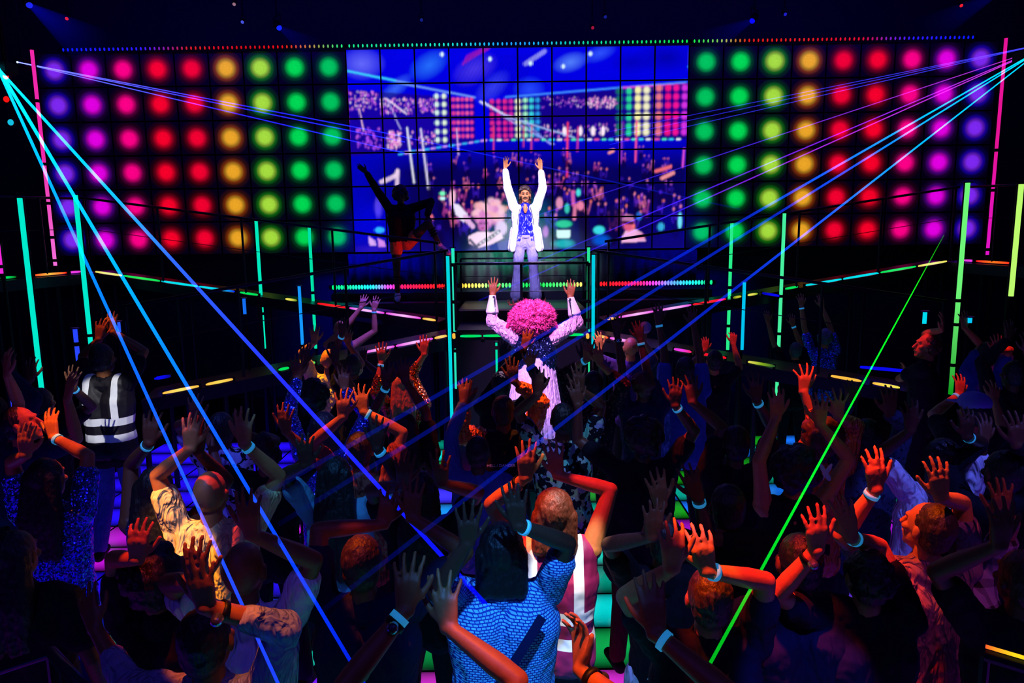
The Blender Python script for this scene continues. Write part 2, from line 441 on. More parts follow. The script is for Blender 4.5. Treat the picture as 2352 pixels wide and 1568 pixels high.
def ring(name, c, axis, r, wd, th, mat, parent, l=None, flat=1.0):
    d, u, v = frame_of(axis)
    if l is not None: u = (Vector(l)-d*Vector(l).dot(d)).normalized(); v = d.cross(u)
    bm = bmesh.new(); n = 20; rows = []
    for (rr, z) in ((r, -wd/2), (r+th, -wd/2), (r+th, wd/2), (r, wd/2)):
        rows.append([bm.verts.new(c + d*z + (u*math.cos(a) + v*math.sin(a)*flat)*rr) for a in [2*math.pi*k/n for k in range(n)]])
    for q in range(4):
        A, B = rows[q], rows[(q+1) % 4]
        for k in range(n): bm.faces.new((A[k], A[(k+1) % n], B[(k+1) % n], B[k]))
    return smooth(obj(name, bm, mat, parent))

SK = {'pale': skin_mat('skin_pale', (186, 118, 66)), 'tan': skin_mat('skin_tan', (138, 84, 48)), 'dark': skin_mat('skin_deep', (72, 44, 30)), 'mid': skin_mat('skin_mid', (104, 62, 40))}
HAIR = {'black': hair_mat('hair_black', (14, 11, 12)), 'brown': hair_mat('hair_brown', (52, 32, 22)), 'red': hair_mat('hair_red', (96, 42, 22)), 'blond': hair_mat('hair_blond', (170, 128, 74)), 'grey': hair_mat('hair_grey', (96, 92, 90)), 'pink': hair_mat('hair_pink', (250, 60, 150), 80)}
TOP = {
 'black': cloth('black_cotton', (13, 12, 24)), 'navy': cloth('navy_cotton', (22, 26, 60)), 'white': cloth('white_cotton', (225, 228, 238), fold=1.0, scale=1.3), 'yellowish': cloth('cream_cotton', (235, 212, 140), fold=1.0, scale=1.7),
 'grey': cloth('grey_cotton', (80, 82, 92)), 'blue': cloth('blue_cotton', (40, 60, 150)), 'lightblue': cloth('pale_blue_cotton', (110, 160, 190)),
 'weave': cloth('woven_print_shirt', (150, 225, 250), fold=.5, pat='weave', rgb2=(34, 62, 150)), 'plaid': cloth('plaid_shirt', (150, 120, 150), pat='plaid', rgb2=(40, 18, 34)),
 'print': cloth('picture_print_shirt', (190, 220, 215), pat='print', rgb2=(14, 16, 26), fold=.4), 'leaf': cloth('leaf_print_shirt', (170, 180, 215), pat='leaf', rgb2=(10, 12, 24)),
 'floral': cloth('flower_print_shirt', (16, 14, 22), pat='floral', rgb2=(120, 60, 60)), 'sequin': cloth('blue_sequins', (70, 90, 235), pat='spark', fold=.6), 'sequin_red': cloth('bronze_sequins', (190, 110, 60), pat='spark', fold=.6),
 'satin': cloth('orange_satin', (235, 120, 50), .28, fold=1.0, spec=.6, scale=2.2), 'stripe': cloth('fine_checked_shirt', (140, 145, 175), fold=.8, scale=2.0), 'knit': cloth('grey_blue_knit', (52, 58, 92), pat='floral', rgb2=(24, 28, 50)),
 'orange': cloth('dusty_salmon_cotton', (130, 88, 104), fold=1.0, scale=1.5), 'orange_tee': cloth('rust_cotton', (150, 70, 60), fold=1.0, scale=1.5), 'foil': cloth('silver_blue_tinsel', (130, 150, 255), .16, .95, fold=1.0, spec=.8, scale=3.5), 'jean': cloth('jean_blue', (70, 90, 170), fold=.6, scale=2), 'purple': cloth('purple_cotton', (60, 36, 96)),
}
BAND = cloth('cyan_paper_band', (90, 235, 250), .6, fold=0)
def uv_paper():
    m, nt, out = nmat('fluorescent_paper')
    b = nt.nodes.new('ShaderNodeBsdfPrincipled'); b.inputs['Base Color'].default_value = (*lin((140, 235, 250)), 1)
    b.inputs['Emission Color'].default_value = (*lin((40, 170, 235)), 1); b.inputs['Emission Strength'].default_value = .35  # weak emission stands in for the paper lit by UV
    nt.links.new(b.outputs[0], out.inputs[0]); return m
UVB = uv_paper()
WATCH = cloth('watch_steel', (150, 150, 170), .2, .9, fold=0); WSTRAP = cloth('black_strap', (12, 12, 15), .5, fold=0)

def solve_palm(g, sd, px, py, off=None):
    S = g.shoulder(sd); mx = (.30+.265+.065)*g.s
    if off is not None: return at(px, py, g.hc.y + off)
    best = None
    for k in range(-10, 16):
        o = k*.04; p = at(px, py, g.hc.y + o); d = (p-S).length
        cost = max(0, d-mx)*12 + abs(o-.06)*.35 + max(0, .86*mx-d)*1.6
        if best is None or cost < best[0]: best = (cost, p)
    return best[1]

PEOPLE = []
def person(label, head, hz=1.60, L=None, R=None, yaw=0, skin='tan', hair='short', hc='black', top='black', sleeve='short', bottom='black', bands='', group=None,
           base=0.0, D=None, width=1.0, belly=0, vox=None, loose=1.0, offL=None, offR=None, curlL=.18, curlR=.18, spread=1.0, size=None, look=None, eL=None, eR=None, topname='shirt', grow=.014, hem=.86, shorts=False, flipL=False, flipR=False, watch='', faceL=None, faceR=None):
    c = at(head[0], head[1], D) if D else atz(head[0], head[1], hz)
    g = Fig(c, base, yaw, size, width*.93, belly)
    if look is not None:
        y = math.radians(look[0]); p = math.radians(look[1])
        g.hf = Vector((math.sin(y)*math.cos(p), math.cos(y)*math.cos(p), math.sin(p))); g.hr = g.hf.cross(Vector((0, 0, 1))).normalized()
    for tagc, spec, off, el, cu, fl, fa in (('L', L, offL, eL, curlL, flipL, faceL), ('R', R, offR, eR, curlR, flipR, faceR)):
        sd = (-1 if tagc == 'L' else 1)
        if math.cos(math.radians(yaw)) < 0: sd = -sd
        if spec is None: g.arm(sd, down=True)
        else:
            pl = None
            if el: 
                pm = solve_palm(g, sd, spec[0], spec[1], off); pl = at(el[0], el[1], (g.hc.y+pm.y)/2)
            g.arm(sd, solve_palm(g, sd, spec[0], spec[1], off), pole=pl, curl=cu, spread=spread*random.uniform(.8, 1.5), flip=fl, face=fa)
    near = c.y < 3.6
    v = vox or (VOX if near else VOX*1.12)
    root = empty('person', g.B, label, 'person', group)
    body = obj('body', g.body(v), SK[skin], root)
    if hair != 'bald':
        hb = g.hair_bm(hair); obj('hair', fuse('hair', hb, .0075 if hair != 'curly' else .009, 1, (.022, .03) if hair in ('curly', 'wavy') else (.008, .02)), HAIR[hc], root)
    if bottom: obj('shorts' if shorts else 'trousers', fuse('trousers', g.bottom_bm(short=shorts), .012, 1), TOP[bottom] if isinstance(bottom, str) else bottom, root)
    if top: obj(topname, fuse('shirt', g.top_bm(sleeve, grow=grow, loose=loose, hem=hem), .0095, 2, (.016, .07)), TOP[top] if isinstance(top, str) else top, root)
    for sd in (-1, 1): smooth(obj('shoe', fuse('shoe', g.shoe_bm(sd), .012, 1), TOP['black'], root))
    for ch in bands + watch.lower():
        pass
    for ch, sd0 in (('L', -1), ('R', 1)):
        sd = sd0 if math.cos(math.radians(yaw)) > 0 else -sd0
        A = g.arms[sd]; ax = (A['E']-A['W']).normalized()
        if ch in bands:
            ring('wristband', A['W'] + ax*.028*g.s, ax, .030*g.s, .019, .0015, UVB, root, A['l'])
        if ch in watch:
            cc = A['W'] + ax*.05*g.s
            st_ = ring('watch_strap', cc, ax, .031*g.s, .018, .003, WSTRAP, root, A['l'])
            bm = bmesh.new(); o = cc - A['n']*.034*g.s; capsule(bm, o, o - A['n']*.008, .019*g.s, .018*g.s, 16); obj('watch_face', bm, WATCH, st_)
    PEOPLE.append((root, g)); return root, g
O = (0, 0)
FW = Vector((0, 1, .1))
# --- nearest rows, seen from behind
person('person in pale blue long-sleeved shirt, arm lit orange, black watch, left foreground', (478, 1470), 1.56, L=(205, 1400), R=(462, 1345), eR=(600, 1440), top='stripe', sleeve='elbow', skin='tan', hair='short', watch='R', width=1.05, curlR=.1)
person('bald person in plain white t-shirt, second bald head from the left', (562, 1312), 1.58, R=(572, 1185), L=(450, 1298), eR=(690, 1270), top='white', skin='tan', hair='bald', width=1.0)
person('bald person in cream t-shirt glowing yellow and orange on the left shoulder', (485, 1135), 1.60, L=(438, 995), R=(560, 985), eL=(405, 1090), top='yellowish', skin='pale', hair='bald', width=1.15, bands='R', loose=1.05)
person('person with long straight black hair and silver tinsel skirted top, left of the yellow-lit shirt', (364, 1122), 1.58, L=(345, 985), R=(455, 1005), top='foil', sleeve='none', hair='long', skin='mid', bands='L', width=.95, topname='dress', loose=1.1, hem=.75)
person('person with big dark curly hair and black top, one red-lit hand at left', (362, 1328), 1.50, L=(316, 1248), R=None, hair='curly', top='black', skin='pale', width=1.0, curlL=.3)
person('person with long dark hair in a sparkling blue sequin dress at far left', (112, 1100), 1.58, L=(58, 1015), R=(118, 975), eR=(195, 1055), hair='long', hc='black', top='sequin', topname='dress', skin='pale', bottom='navy', bands='R', hem=.7, loose=1.1, sleeve='short')
person('person in profile looking right with a red-lit face at the left edge', (52, 975), 1.66, L=(15, 835), R=(160, 890), yaw=35, look=(75, 15), hair='short', top='navy', skin='pale')
person('person with hidden face and raised dark arms at the left edge beside the magenta tube', (-10, 945), 1.62, R=(22, 835), L=(-60, 850), eR=(60, 880), top='navy', hair='short', sleeve='long', skin='mid')
person('person standing behind the red-lit profile, dark raised hands, left side', (98, 925), 1.60, L=(70, 850), R=(168, 870), top='black', hair='short', skin='mid', bands='R')
# high-visibility vest, standing tall
V1, gv = person('person in dark jeans wearing a dark vest with bright white reflective bands', (238, 824), 1.83, L=(230, 758), R=(258, 742), top='black', bottom='jean', skin='tan', hair='short', offL=.15, offR=.2)
person('person in pale leaf-print shirt below the yellow light bar', (512, 985), 1.58, L=(448, 940), R=(545, 965), top='leaf', hair='short', skin='mid', bands='L')
person('person in black t-shirt under the tall laser, hand raised left of the sequin sleeve', (612, 1035), 1.56, R=(655, 965), L=(478, 995), eR=(700, 1050), top='black', hair='wavy', skin='tan', width=1.05)
person('person in glittering blue sequin gown with one long sequin sleeve raised', (745, 985), 1.56, L=(682, 845), R=(790, 870), top='sequin', sleeve='long', topname='gown', hair='bob', skin='tan', bands='L', hem=.6, loose=1.1, eL=(672, 940), bottom='navy')
person('bald person in a yellow-lit shirt beside the slim blue tube', (756, 828), 1.64, L=(722, 770), R=(800, 775), top='yellowish', hair='bald', skin='pale', width=1.1)
person('person with dark bushy hair standing in front of the yellow-lit shirt', (722, 915), 1.58, L=(700, 815), R=(770, 810), top='black', hair='curly', skin='mid')
person('person lit blue with both arms thrown high right of the green tube', (782, 758), D=8.75, L=(836, 690), R=(862, 698), eL=(800, 745), eR=(838, 770), hair='bald', skin='pale', top='navy', bands='R', sleeve='none')
person('person with one hand up in front of the blue-lit arms', (812, 840), 1.60, L=(786, 752), R=(835, 815), hair='short', top='black', skin='mid', bands='L')
person('person with long fair hair and bronze sequin sleeves, hands lit red', (928, 882), 1.58, L=(876, 812), R=(975, 795), eL=(880, 895), eR=(972, 880), hair='long', hc='blond', top='sequin_red', sleeve='elbow', skin='pale', bands='L')
person('person in black with two dark raised arms below the fair long hair', (932, 985), 1.56, L=(888, 862), R=(928, 852), hair='long', top='black', skin='mid', bands='L')
person('person with both orange-lit hands raised and cyan band, centre left', (828, 1035), 1.58, L=(788, 930), R=(832, 918), eL=(762, 1025), eR=(892, 1035), hair='short', hc='brown', top='orange_tee', skin='pale', bands='R', curlL=.3, curlR=.25, spread=1.4)
person('person with very long braided black hair and teal short sleeves', (775, 1095), 1.56, R=(868, 1000), L=(700, 1040), eR=(915, 1100), hair='braids', top='lightblue', skin='dark', bands='R')
person('person with a red-lit crown of short hair in dark blue t-shirt with a round emblem', (835, 1292), 1.57, L=(890, 1165), R=(948, 1148), eL=(740, 1230), eR=(1000, 1300), hair='short', hc='brown', top='navy', skin='tan', width=1.2, offL=.2, offR=.15)
person('person in black shawl top with dark raised hands and shoulder bag, centre left', (968, 1130), 1.56, L=(928, 1085), R=(1012, 1080), hair='long', top='black', skin='mid', loose=1.15)
person('person at the bottom edge, watch and band on the forearm left of the woven shirt', (985, 1690), 1.52, L=(935, 1345), R=(1024, 1385), eL=(840, 1560), eR=(1150, 1590), hair='short', top='black', skin='tan', watch='L', bands='L', offL=.25, offR=.28, spread=1.5)
Z_, gz = person('person in black jacket with crinkled orange satin sleeves, centre', (1156, 945), 1.60, L=(1070, 905), R=(1178, 852), eL=(1075, 985), eR=(1238, 920), hair='short', top='black', skin='mid', width=1.1, topname='jacket', spread=1.4)
person('person with blue denim sleeve beside the black jacket', (1098, 1040), 1.48, L=(1066, 900), R=None, hair='short', top='jean', sleeve='long', skin='mid', offL=.15)
person('person hidden behind the black jacket, one thin hand in front of the pink wig', (1150, 885), 1.60, L=(1213, 775), R=(1220, 824), eL=(1160, 820), hair='short', top='black', sleeve='long', skin='pale')
person('person in colourful picture-print shirt with short dark hair at centre', (1292, 965), 1.60, L=(1235, 880), R=(1330, 870), hair='short', top='print', skin='mid', width=1.1, loose=1.1)
person('person in dark flower-print shirt with a red-lit elbow', (1362, 885), 1.62, L=(1350, 805), R=(1375, 815), eR=(1400, 890), hair='short', top='floral', skin='pale', sleeve='elbow', bands='L')
person('person with a huge dark curly head of hair and draped black top, right of centre', (1475, 1010), 1.56, L=(1322, 905), R=(1552, 905), eR=(1580, 980), hair='curly', top='black', skin='mid', width=1.2, bands='R', loose=1.2, bottom=cloth('maroon_trousers', (60, 14, 24)), hem=.78)
person('person holding both hands up in front of the magenta bar, wearing a silver watch', (1476, 885), 1.60, L=(1416, 742), R=(1468, 762), eL=(1425, 830), eR=(1450, 820), hair='wavy', hc='red', top='navy', skin='mid', sleeve='short', bands='R', watch='L')
person('person in violet light near the central tubes, arm stretched left', (1448, 800), D=7.25, L=(1375, 785), R=(1478, 770), hair='bald', top='purple', skin='pale')
person('person in loose dark blue shirt with long arms raised, right of centre', (1572, 850), 1.64, L=(1512, 722), R=(1592, 728), eL=(1535, 790), eR=(1605, 820), hair='short', top='blue', skin='mid', bands='L', loose=1.2, width=1.1)
person('person in black with spread-fingered hands by the dark triangle rail', (1688, 1020), 1.58, L=(1588, 895), R=(1737, 892), eL=(1625, 1030), hair='short', top='black', skin='mid', bands='R', spread=1.7)
person('person with small red-lit hands behind the right rail', (1640, 830), D=6.85, L=(1620, 790), R=(1685, 775), hair='short', top='black', skin='pale', curlR=.4)
person('person with wavy dark hair, butterfly clip and bare pale arms straight up', (1822, 1085), 1.56, L=(1784, 930), R=(1884, 945), eL=(1770, 1040), eR=(1900, 1060), hair='curly', top='black', sleeve='none', skin='pale', width=.9)
person('person with one scarlet-lit hand and ruffled orange sleeve', (1880, 1015), 1.58, L=(1848, 872), R=(1925, 930), eL=(1855, 960), hair='curly', hc='red', top='satin', sleeve='elbow', skin='pale', spread=2.0)
person('person in shimmering blue top with both arms high, right pen', (1893, 775), D=8.6, L=(1832, 655), R=(1880, 672), eL=(1842, 740), eR=(1918, 720), hair='wavy', hc='grey', top='sequin', skin='pale', loose=1.1, bands='L')
person('person with blue-tinted fair head left of the shimmering blue top', (1826, 805), D=8.35, L=(1762, 728), R=(1820, 735), eL=(1772, 800), hair='short', hc='grey', top='black', skin='pale', bands='R')
person('person with red-lit face looking left behind the tall green tube', (2128, 795), D=6.6, L=(2080, 850), R=(2165, 740), yaw=-50, look=(-80, 10), hair='wavy', hc='red', top='black', skin='pale')
person('person in blue shirt with red-lit raised elbow at far right', (2262, 812), 1.62, L=(2215, 735), R=(2290, 790), eL=(2225, 800), hair='short', top='blue', skin='pale')
person('person in pale peaked cap with dark red hand raised', (2235, 945), 1.60, L=(2205, 885), R=(2285, 900), hair='short', top='black', skin='pale', bands='L', spread=1.6)
person('person with dark raised arm at the right edge', (2325, 860), 1.62, L=(2318, 760), R=(2360, 790), hair='short', top='black', skin='mid', sleeve='long', bands='L')
person('person in loose white t-shirt with dark hair, arms up, right side', (2160, 1055), 1.56, L=(2092, 960), R=(2222, 975), hair='bob', top='white', skin='dark', width=1.25, loose=1.25, bands='R')
person('person in grey-blue knitted sweater, seen from behind', (1985, 1005), 1.60, L=(1955, 905), R=(2045, 925), hair='short', top='knit', skin='mid', sleeve='long', bands='L', width=1.1)
person('person in salmon shirt with an orange-lit arm bent upward', (2128, 1212), 1.58, L=(2010, 1085), R=(2158, 1105), eL=(1988, 1215), hair='short', hc='brown', top='orange', skin='pale', bands='L', width=1.15, look=(-25, 10))
person('person with round dark hair in plaid shirt, right foreground', (2185, 1232), 1.50, L=None, R=(2300, 1150), hair='bob', top='plaid', sleeve='short', skin='tan', width=1.25, loose=1.15, bottom='jean')
person('person with wavy dark hair in plain black top, watch on raised wrist, right foreground', (1990, 1325), 1.52, L=(1875, 1222), R=(1945, 1195), eL=(1800, 1360), hair='wavy', top='black', skin='pale', width=1.2, watch='L', bands='R')
person('person in black t-shirt and blue jeans with lowered left arm, right of the green laser', (1832, 1290), 1.58, L=None, R=None, hair='short', top='black', bottom='jean', skin='tan', width=1.15, hem=1.04)
person('person in black t-shirt with a red-lit crown and red arm bearing a cyan band', (1626, 1372), 1.54, L=(1545, 1262), R=(1616, 1268), eL=(1485, 1370), eR=(1702, 1372), hair='short', hc='brown', top='black', skin='pale', width=1.15, bands='R', curlR=.45, curlL=.4)
person('person at the bottom edge with banded forearm and an orange-lit cupped hand', (1480, 1740), 1.55, L=(1335, 1475), R=(1500, 1395), eL=(1380, 1640), eR=(1680, 1580), hair='short', top='black', skin='tan', bands='R', watch='L', offL=.30, offR=.32, curlL=.35, faceL=Vector((-.3, .2, 1)))
person('person in black shirt printed with picture cards, white fingernails', (1668, 1165), 1.56, L=(1512, 1128), R=(1592, 1112), eL=(1440, 1235), eR=(1640, 1210), hair='short', top=cloth('card_print_shirt', (14, 14, 20), pat='print', rgb2=(12, 12, 18), fold=.4), skin='mid', bands='R', watch='L', width=1.1)
BM_, gb = person('person in bright blue woven-pattern shirt with crossbody strap, front centre', (1152, 1262), 1.56, L=(1075, 1210), R=(1186, 1168), eL=(1030, 1345), eR=(1290, 1250), hair='bob', top='weave', sleeve='short', skin='dark', width=1.35, bands='R', belly=.03)
V2, gv2 = person('person with auburn hair in magenta vest with white reflective bands', (1272, 1178), 1.56, L=(1208, 1062), R=(1276, 1058), eL=(1185, 1170), eR=(1345, 1150), hair='bob', hc='red', top='black', skin='pale', sleeve='none', watch='L', width=1.1, offR=.15)
person('person in dark clothes at the bottom right corner by the yellow tube', (2345, 1330), 1.55, L=(2300, 1210), R=None, hair='short', top='black', skin='mid')
person('person in dark green-trimmed jacket behind the plaid shirt at right', (2300, 1085), 1.60, L=(2262, 985), R=(2335, 990), hair='short', top='black', sleeve='long', skin='mid')
person('person mostly hidden at the left foreground in black', (40, 1275), 1.52, L=None, R=None, hair='long', top='black', skin='mid', width=1.2)
person('person in light cotton skirt standing behind the forearm with the cyan band', (1524, 1240), 1.5, L=(1500, 1200), R=None, hair='short', top='black', bottom='white', skin='mid', width=.9)

# --- things some of them wear
def vest(root, g, base_rgb, key, grow=.026):
    m, nt, out = nmat(key)
    b = nt.nodes.new('ShaderNodeBsdfPrincipled'); b.inputs['Roughness'].default_value = .6
    tc = nt.nodes.new('ShaderNodeTexCoord'); sx = nt.nodes.new('ShaderNodeSeparateXYZ'); nt.links.new(tc.outputs['Object'], sx.inputs[0])
    s = g.s; z = sx.outputs[2]; x = sx.outputs[0]
    def rng(v, a, c): return math_n(nt, 'MULTIPLY', math_n(nt, 'GREATER_THAN', v, a), math_n(nt, 'LESS_THAN', v, c))
    h = math_n(nt, 'ADD', rng(z, .99*s, 1.05*s), rng(z, 1.12*s, 1.18*s))
    ax = math_n(nt, 'ABSOLUTE', x)
    v = math_n(nt, 'MULTIPLY', rng(ax, .085*s, .135*s), math_n(nt, 'GREATER_THAN', z, 1.12*s))
    f = math_n(nt, 'ADD', h, v, clamp=True)
    nt.links.new(mix_n(nt, f, lin(base_rgb), (.95, .95, .95)), b.inputs['Base Color'])
    nt.links.new(b.outputs[0], out.inputs[0])
    obj('reflective_vest', fuse('vest', g.top_bm('none', grow=grow, hem=.90, collar=False), .009, 2, (.012, .08)), m, root)
vest(V1, gv, (12, 4, 18), 'plum_vest'); vest(V2, gv2, (140, 20, 80), 'magenta_vest')
# orange satin sleeves
for sd, A in gz.arms.items():
    bm = bmesh.new()
    e = A['E'].lerp(A['W'], .82)
    tube(bm, [A['S'], A['S'].lerp(A['E'], .5), A['E'], A['E'].lerp(A['W'], .4), e], [.078*gz.s, .074*gz.s, .066*gz.s, .056*gz.s, .042*gz.s], 14)
    obj('satin_sleeve', fuse('sleeve', bm, .007, 1, (.03, .035)), TOP['satin'], Z_)['label'] = 'orange crinkled satin sleeve'
# crossbody strap
s = gb.s; bm = bmesh.new(); pts = []
for k in range(15):
    t = k/14.0; x = .13 - .33*t; z = 1.44 - .62*t
    pts.append(gb.P(x*1.25, -(.205+.045*math.sin(t*math.pi)), z))
for a, b_ in zip(pts, pts[1:]): prism(bm, a, b_, .012, .036, up=Vector((.88, 0, .46)))
obj('crossbody_strap', bm, cloth('dark_blue_strap', (18, 20, 60), .5, fold=0), BM_)['label'] = 'dark crossbody bag strap'
def find_person(txt):
    for r_, g_ in PEOPLE:
        if txt in r_['label']: return r_, g_
# emblem on the dark blue t-shirt
r_, g_ = find_person('round emblem'); c = g_.P(0, -.15*1.2, 1.27)
EMB = emis('pale_emblem_ink', (20, 60, 40), .5)
EMB = cloth('green_emblem_ink', (120, 200, 120), fold=0)
ring('emblem', c, Vector((0, 1, .05)), .042, .006, .003, EMB, r_); 
bm = bmesh.new(); prism(bm, c + Vector((-.012, -.002, -.02)), c + Vector((.012, -.002, .02)), .004, .012); obj('emblem', bm, EMB, r_)
# jacket back lettering
def lettering(txt, c, size, mat, parent, rot=(math.radians(90), 0, 0), name='lettering'):
    cu = bpy.data.curves.new(name, 'FONT'); cu.body = txt; cu.size = size; cu.extrude = .001; cu.align_x = 'CENTER'
    o = bpy.data.objects.new(name, cu); COL.objects.link(o)
    dg = bpy.context.evaluated_depsgraph_get(); dg.update(); me = bpy.data.meshes.new_from_object(o.evaluated_get(dg)); bpy.data.objects.remove(o)
    me.transform(Matrix.Rotation(rot[0], 4, 'X')); me.transform(Matrix.Translation(Vector(c)))
    return obj(name, me, mat, parent)
lettering("HELL / DANGER", gz.P(-.02, -.165, 1.27), .028, cloth('white_print', (200, 210, 240), fold=0), Z_)
# peaked cap
r_, g_ = find_person('peaked cap'); bm = bmesh.new(); I3 = Matrix.Identity(3)
ellipsoid(bm, g_.hc + Vector((0, -.01, .07)), I3, .10, .11, .075); prism(bm, g_.hc + Vector((0, .06, .055)), g_.hc + Vector((0, .19, .04)), .15, .012)
obj('cap', fuse('cap', bm, .007, 1), cloth('lilac_cap', (120, 110, 190), fold=.2), r_)
# butterfly clip
r_, g_ = find_person('butterfly clip'); bm = bmesh.new(); q = g_.hc + Vector((.125, -.10, .03))
for sx in (-1, 1):
    for sz, ln in ((1, .035), (-1, .025)): ellipsoid(bm, q + Vector((sx*.014, 0, sz*.02)), Matrix.Rotation(sx*sz*.5, 3, 'Y'), .012, .003, ln)
obj('hair_clip', bm, cloth('pale_clip', (150, 190, 200), .3, fold=0), r_)
# small shoulder bag
r_, g_ = find_person('shoulder bag'); bm = bmesh.new(); q = g_.P(-.24, -.08, 1.0); box(bm, q - Vector((.09, .04, .06)), q + Vector((.09, .04, .06)), .015)
obj('shoulder_bag', bm, cloth('bag_leather', (40, 44, 70), .3, fold=0, spec=.6), r_)
# white fingernails
r_, g_ = find_person('white fingernails')
# clear round drink lid held up near the magenta bar
q = at(1482, 752, find_person('wearing a silver watch')[1].hc.y + .1); bm = bmesh.new()
tube(bm, [q + Vector((0, -.012, 0)), q, q + Vector((0, .012, 0))], [.03, .052, .045], 24)
gl, nt, out = nmat('clear_plastic'); b = nt.nodes.new('ShaderNodeBsdfPrincipled'); b.inputs['Base Color'].default_value = (.35, .4, .8, 1); b.inputs['Roughness'].default_value = .3; b.inputs['Alpha'].default_value = .45; nt.links.new(b.outputs[0], out.inputs[0])
o = recentre(obj('cup', bm, gl), q); tag(o, 'small round translucent cup held above the crowd right of centre', 'cup')
# ------------------------------------------------------------ the room
def proj(p):
    d = Vector(p)-CP; z = d.dot(Fw); return (1176 + F*d.dot(RT)/z, 784 - F*d.dot(UP)/z)
def blackwall(key, rgb, rough=.7):
    m, nt, out = nmat(key); b = nt.nodes.new('ShaderNodeBsdfPrincipled'); b.inputs['Roughness'].default_value = rough
    tc = nt.nodes.new('ShaderNodeTexCoord'); nz = nt.nodes.new('ShaderNodeTexNoise'); nz.inputs['Scale'].default_value = 3; nz.inputs['Detail'].default_value = 6
    nt.links.new(tc.outputs['Object'], nz.inputs['Vector']); c = lin(rgb)
    nt.links.new(mix_n(nt, nz.outputs[0], (c[0]*.6, c[1]*.6, c[2]*.6), c), b.inputs['Base Color']); nt.links.new(b.outputs[0], out.inputs[0]); return m
WALLM = blackwall('black_wall_paint', (26, 24, 46)); FLOORM = blackwall('black_stage_floor', (10, 10, 14), .35); CEILM = blackwall('black_ceiling_paint', (10, 10, 15))
def struct(name, lo, hi, mat):
    bm = bmesh.new(); lo = Vector(lo); hi = Vector(hi); c = (lo+hi)/2; box(bm, lo-c, hi-c); o = obj(name, bm, mat); o.location = c; o['kind'] = 'structure'; return o
WX = 10.2
struct('floor', (-WX, -3, -.12), (WX, 12.6, -.02), FLOORM)
struct('wall_back', (-WX, 12.45, -.02), (WX, 12.6, 7.4), WALLM)
struct('wall_left', (-WX-.15, -3, -.02), (-WX, 12.6, 7.4), WALLM)
struct('wall_right', (WX, -3, -.02), (WX+.15, 12.6, 7.4), WALLM)
struct('wall_rear', (-WX, -3.15, -.02), (WX, -3, 7.4), WALLM)
struct('ceiling', (-WX, -3, 7.4), (WX, 12.6, 7.5), CEILM)

# ------------------------------------------------------------ LED dance floor
T = .485
m, nt, out = nmat('led_floor_glass')
at_ = N(nt, 'ShaderNodeAttribute', attribute_name='tile'); uv = nt.nodes.new('ShaderNodeUVMap'); sx = nt.nodes.new('ShaderNodeSeparateXYZ'); nt.links.new(uv.outputs[0], sx.inputs[0])
v = sx.outputs[1]
g1 = math_n(nt, 'SUBTRACT', v, .52); g1 = math_n(nt, 'MULTIPLY', math_n(nt, 'ABSOLUTE', g1), 1.9); g1 = math_n(nt, 'SUBTRACT', 1.0, math_n(nt, 'POWER', g1, 2.0)); g1 = math_n(nt, 'MAXIMUM', g1, .10)
nz = nt.nodes.new('ShaderNodeTexNoise'); nz.inputs['Scale'].default_value = 1.6; tc = nt.nodes.new('ShaderNodeTexCoord'); nt.links.new(tc.outputs['Object'], nz.inputs['Vector'])
g1 = math_n(nt, 'MULTIPLY', g1, math_n(nt, 'ADD', math_n(nt, 'MULTIPLY', nz.outputs[0], 1.4), .2))
b = nt.nodes.new('ShaderNodeBsdfPrincipled'); b.inputs['Base Color'].default_value = (.01, .01, .015, 1); b.inputs['Roughness'].default_value = .18
nt.links.new(at_.outputs['Color'], b.inputs['Emission Color']); nt.links.new(g1, b.inputs['Emission Strength']); nt.links.new(b.outputs[0], out.inputs[0]); FLED = m
NX, NY = 20, 18; X0t = -NX/2*T - .15; Y0t = .752
rows = {}                                       # colour of each row, (centre lane, outer lanes)
cm = [((235, 50, 230), (120, 30, 255)), ((10, 150, 70), (20, 190, 170)), ((0, 200, 200), (40, 60, 255)), ((0, 140, 120), (15, 15, 250)), ((0, 190, 170), (190, 20, 215)), ((0, 230, 240), (150, 15, 190)), ((20, 150, 250), (30, 10, 255)), ((60, 50, 255), (60, 20, 255))]
bm = bmesh.new(); tiles = []
for j in range(NY):
    for i in range(NX):
        x0 = X0t + i*T; y0 = Y0t + j*T; g = .011
        vs = [(x0+g, y0+g), (x0+T-g, y0+g), (x0+T-g, y0+T-g), (x0+g, y0+T-g)]
        top = [bm.verts.new((x, y, 0)) for x, y in vs]; bot = [bm.verts.new((x, y, -.02)) for x, y in vs]
        bm.faces.new(top)
        for k in range(4): bm.faces.new((bot[k], bot[(k+1) % 4], top[(k+1) % 4], top[k]))
        tiles.append((i, j))
o = obj('dance_floor', bm, FLED); tag(o, 'floor of square glass tiles glowing blue, cyan, green and magenta under the crowd', 'dance floor'); o['kind'] = 'structure'
me = o.data; uvl = me.uv_layers.new(name='UVMap'); me.color_attributes.new('tile', 'FLOAT_COLOR', 'CORNER'); ca = me.color_attributes['tile']; uvl = me.uv_layers['UVMap']
rr = random.Random(3)
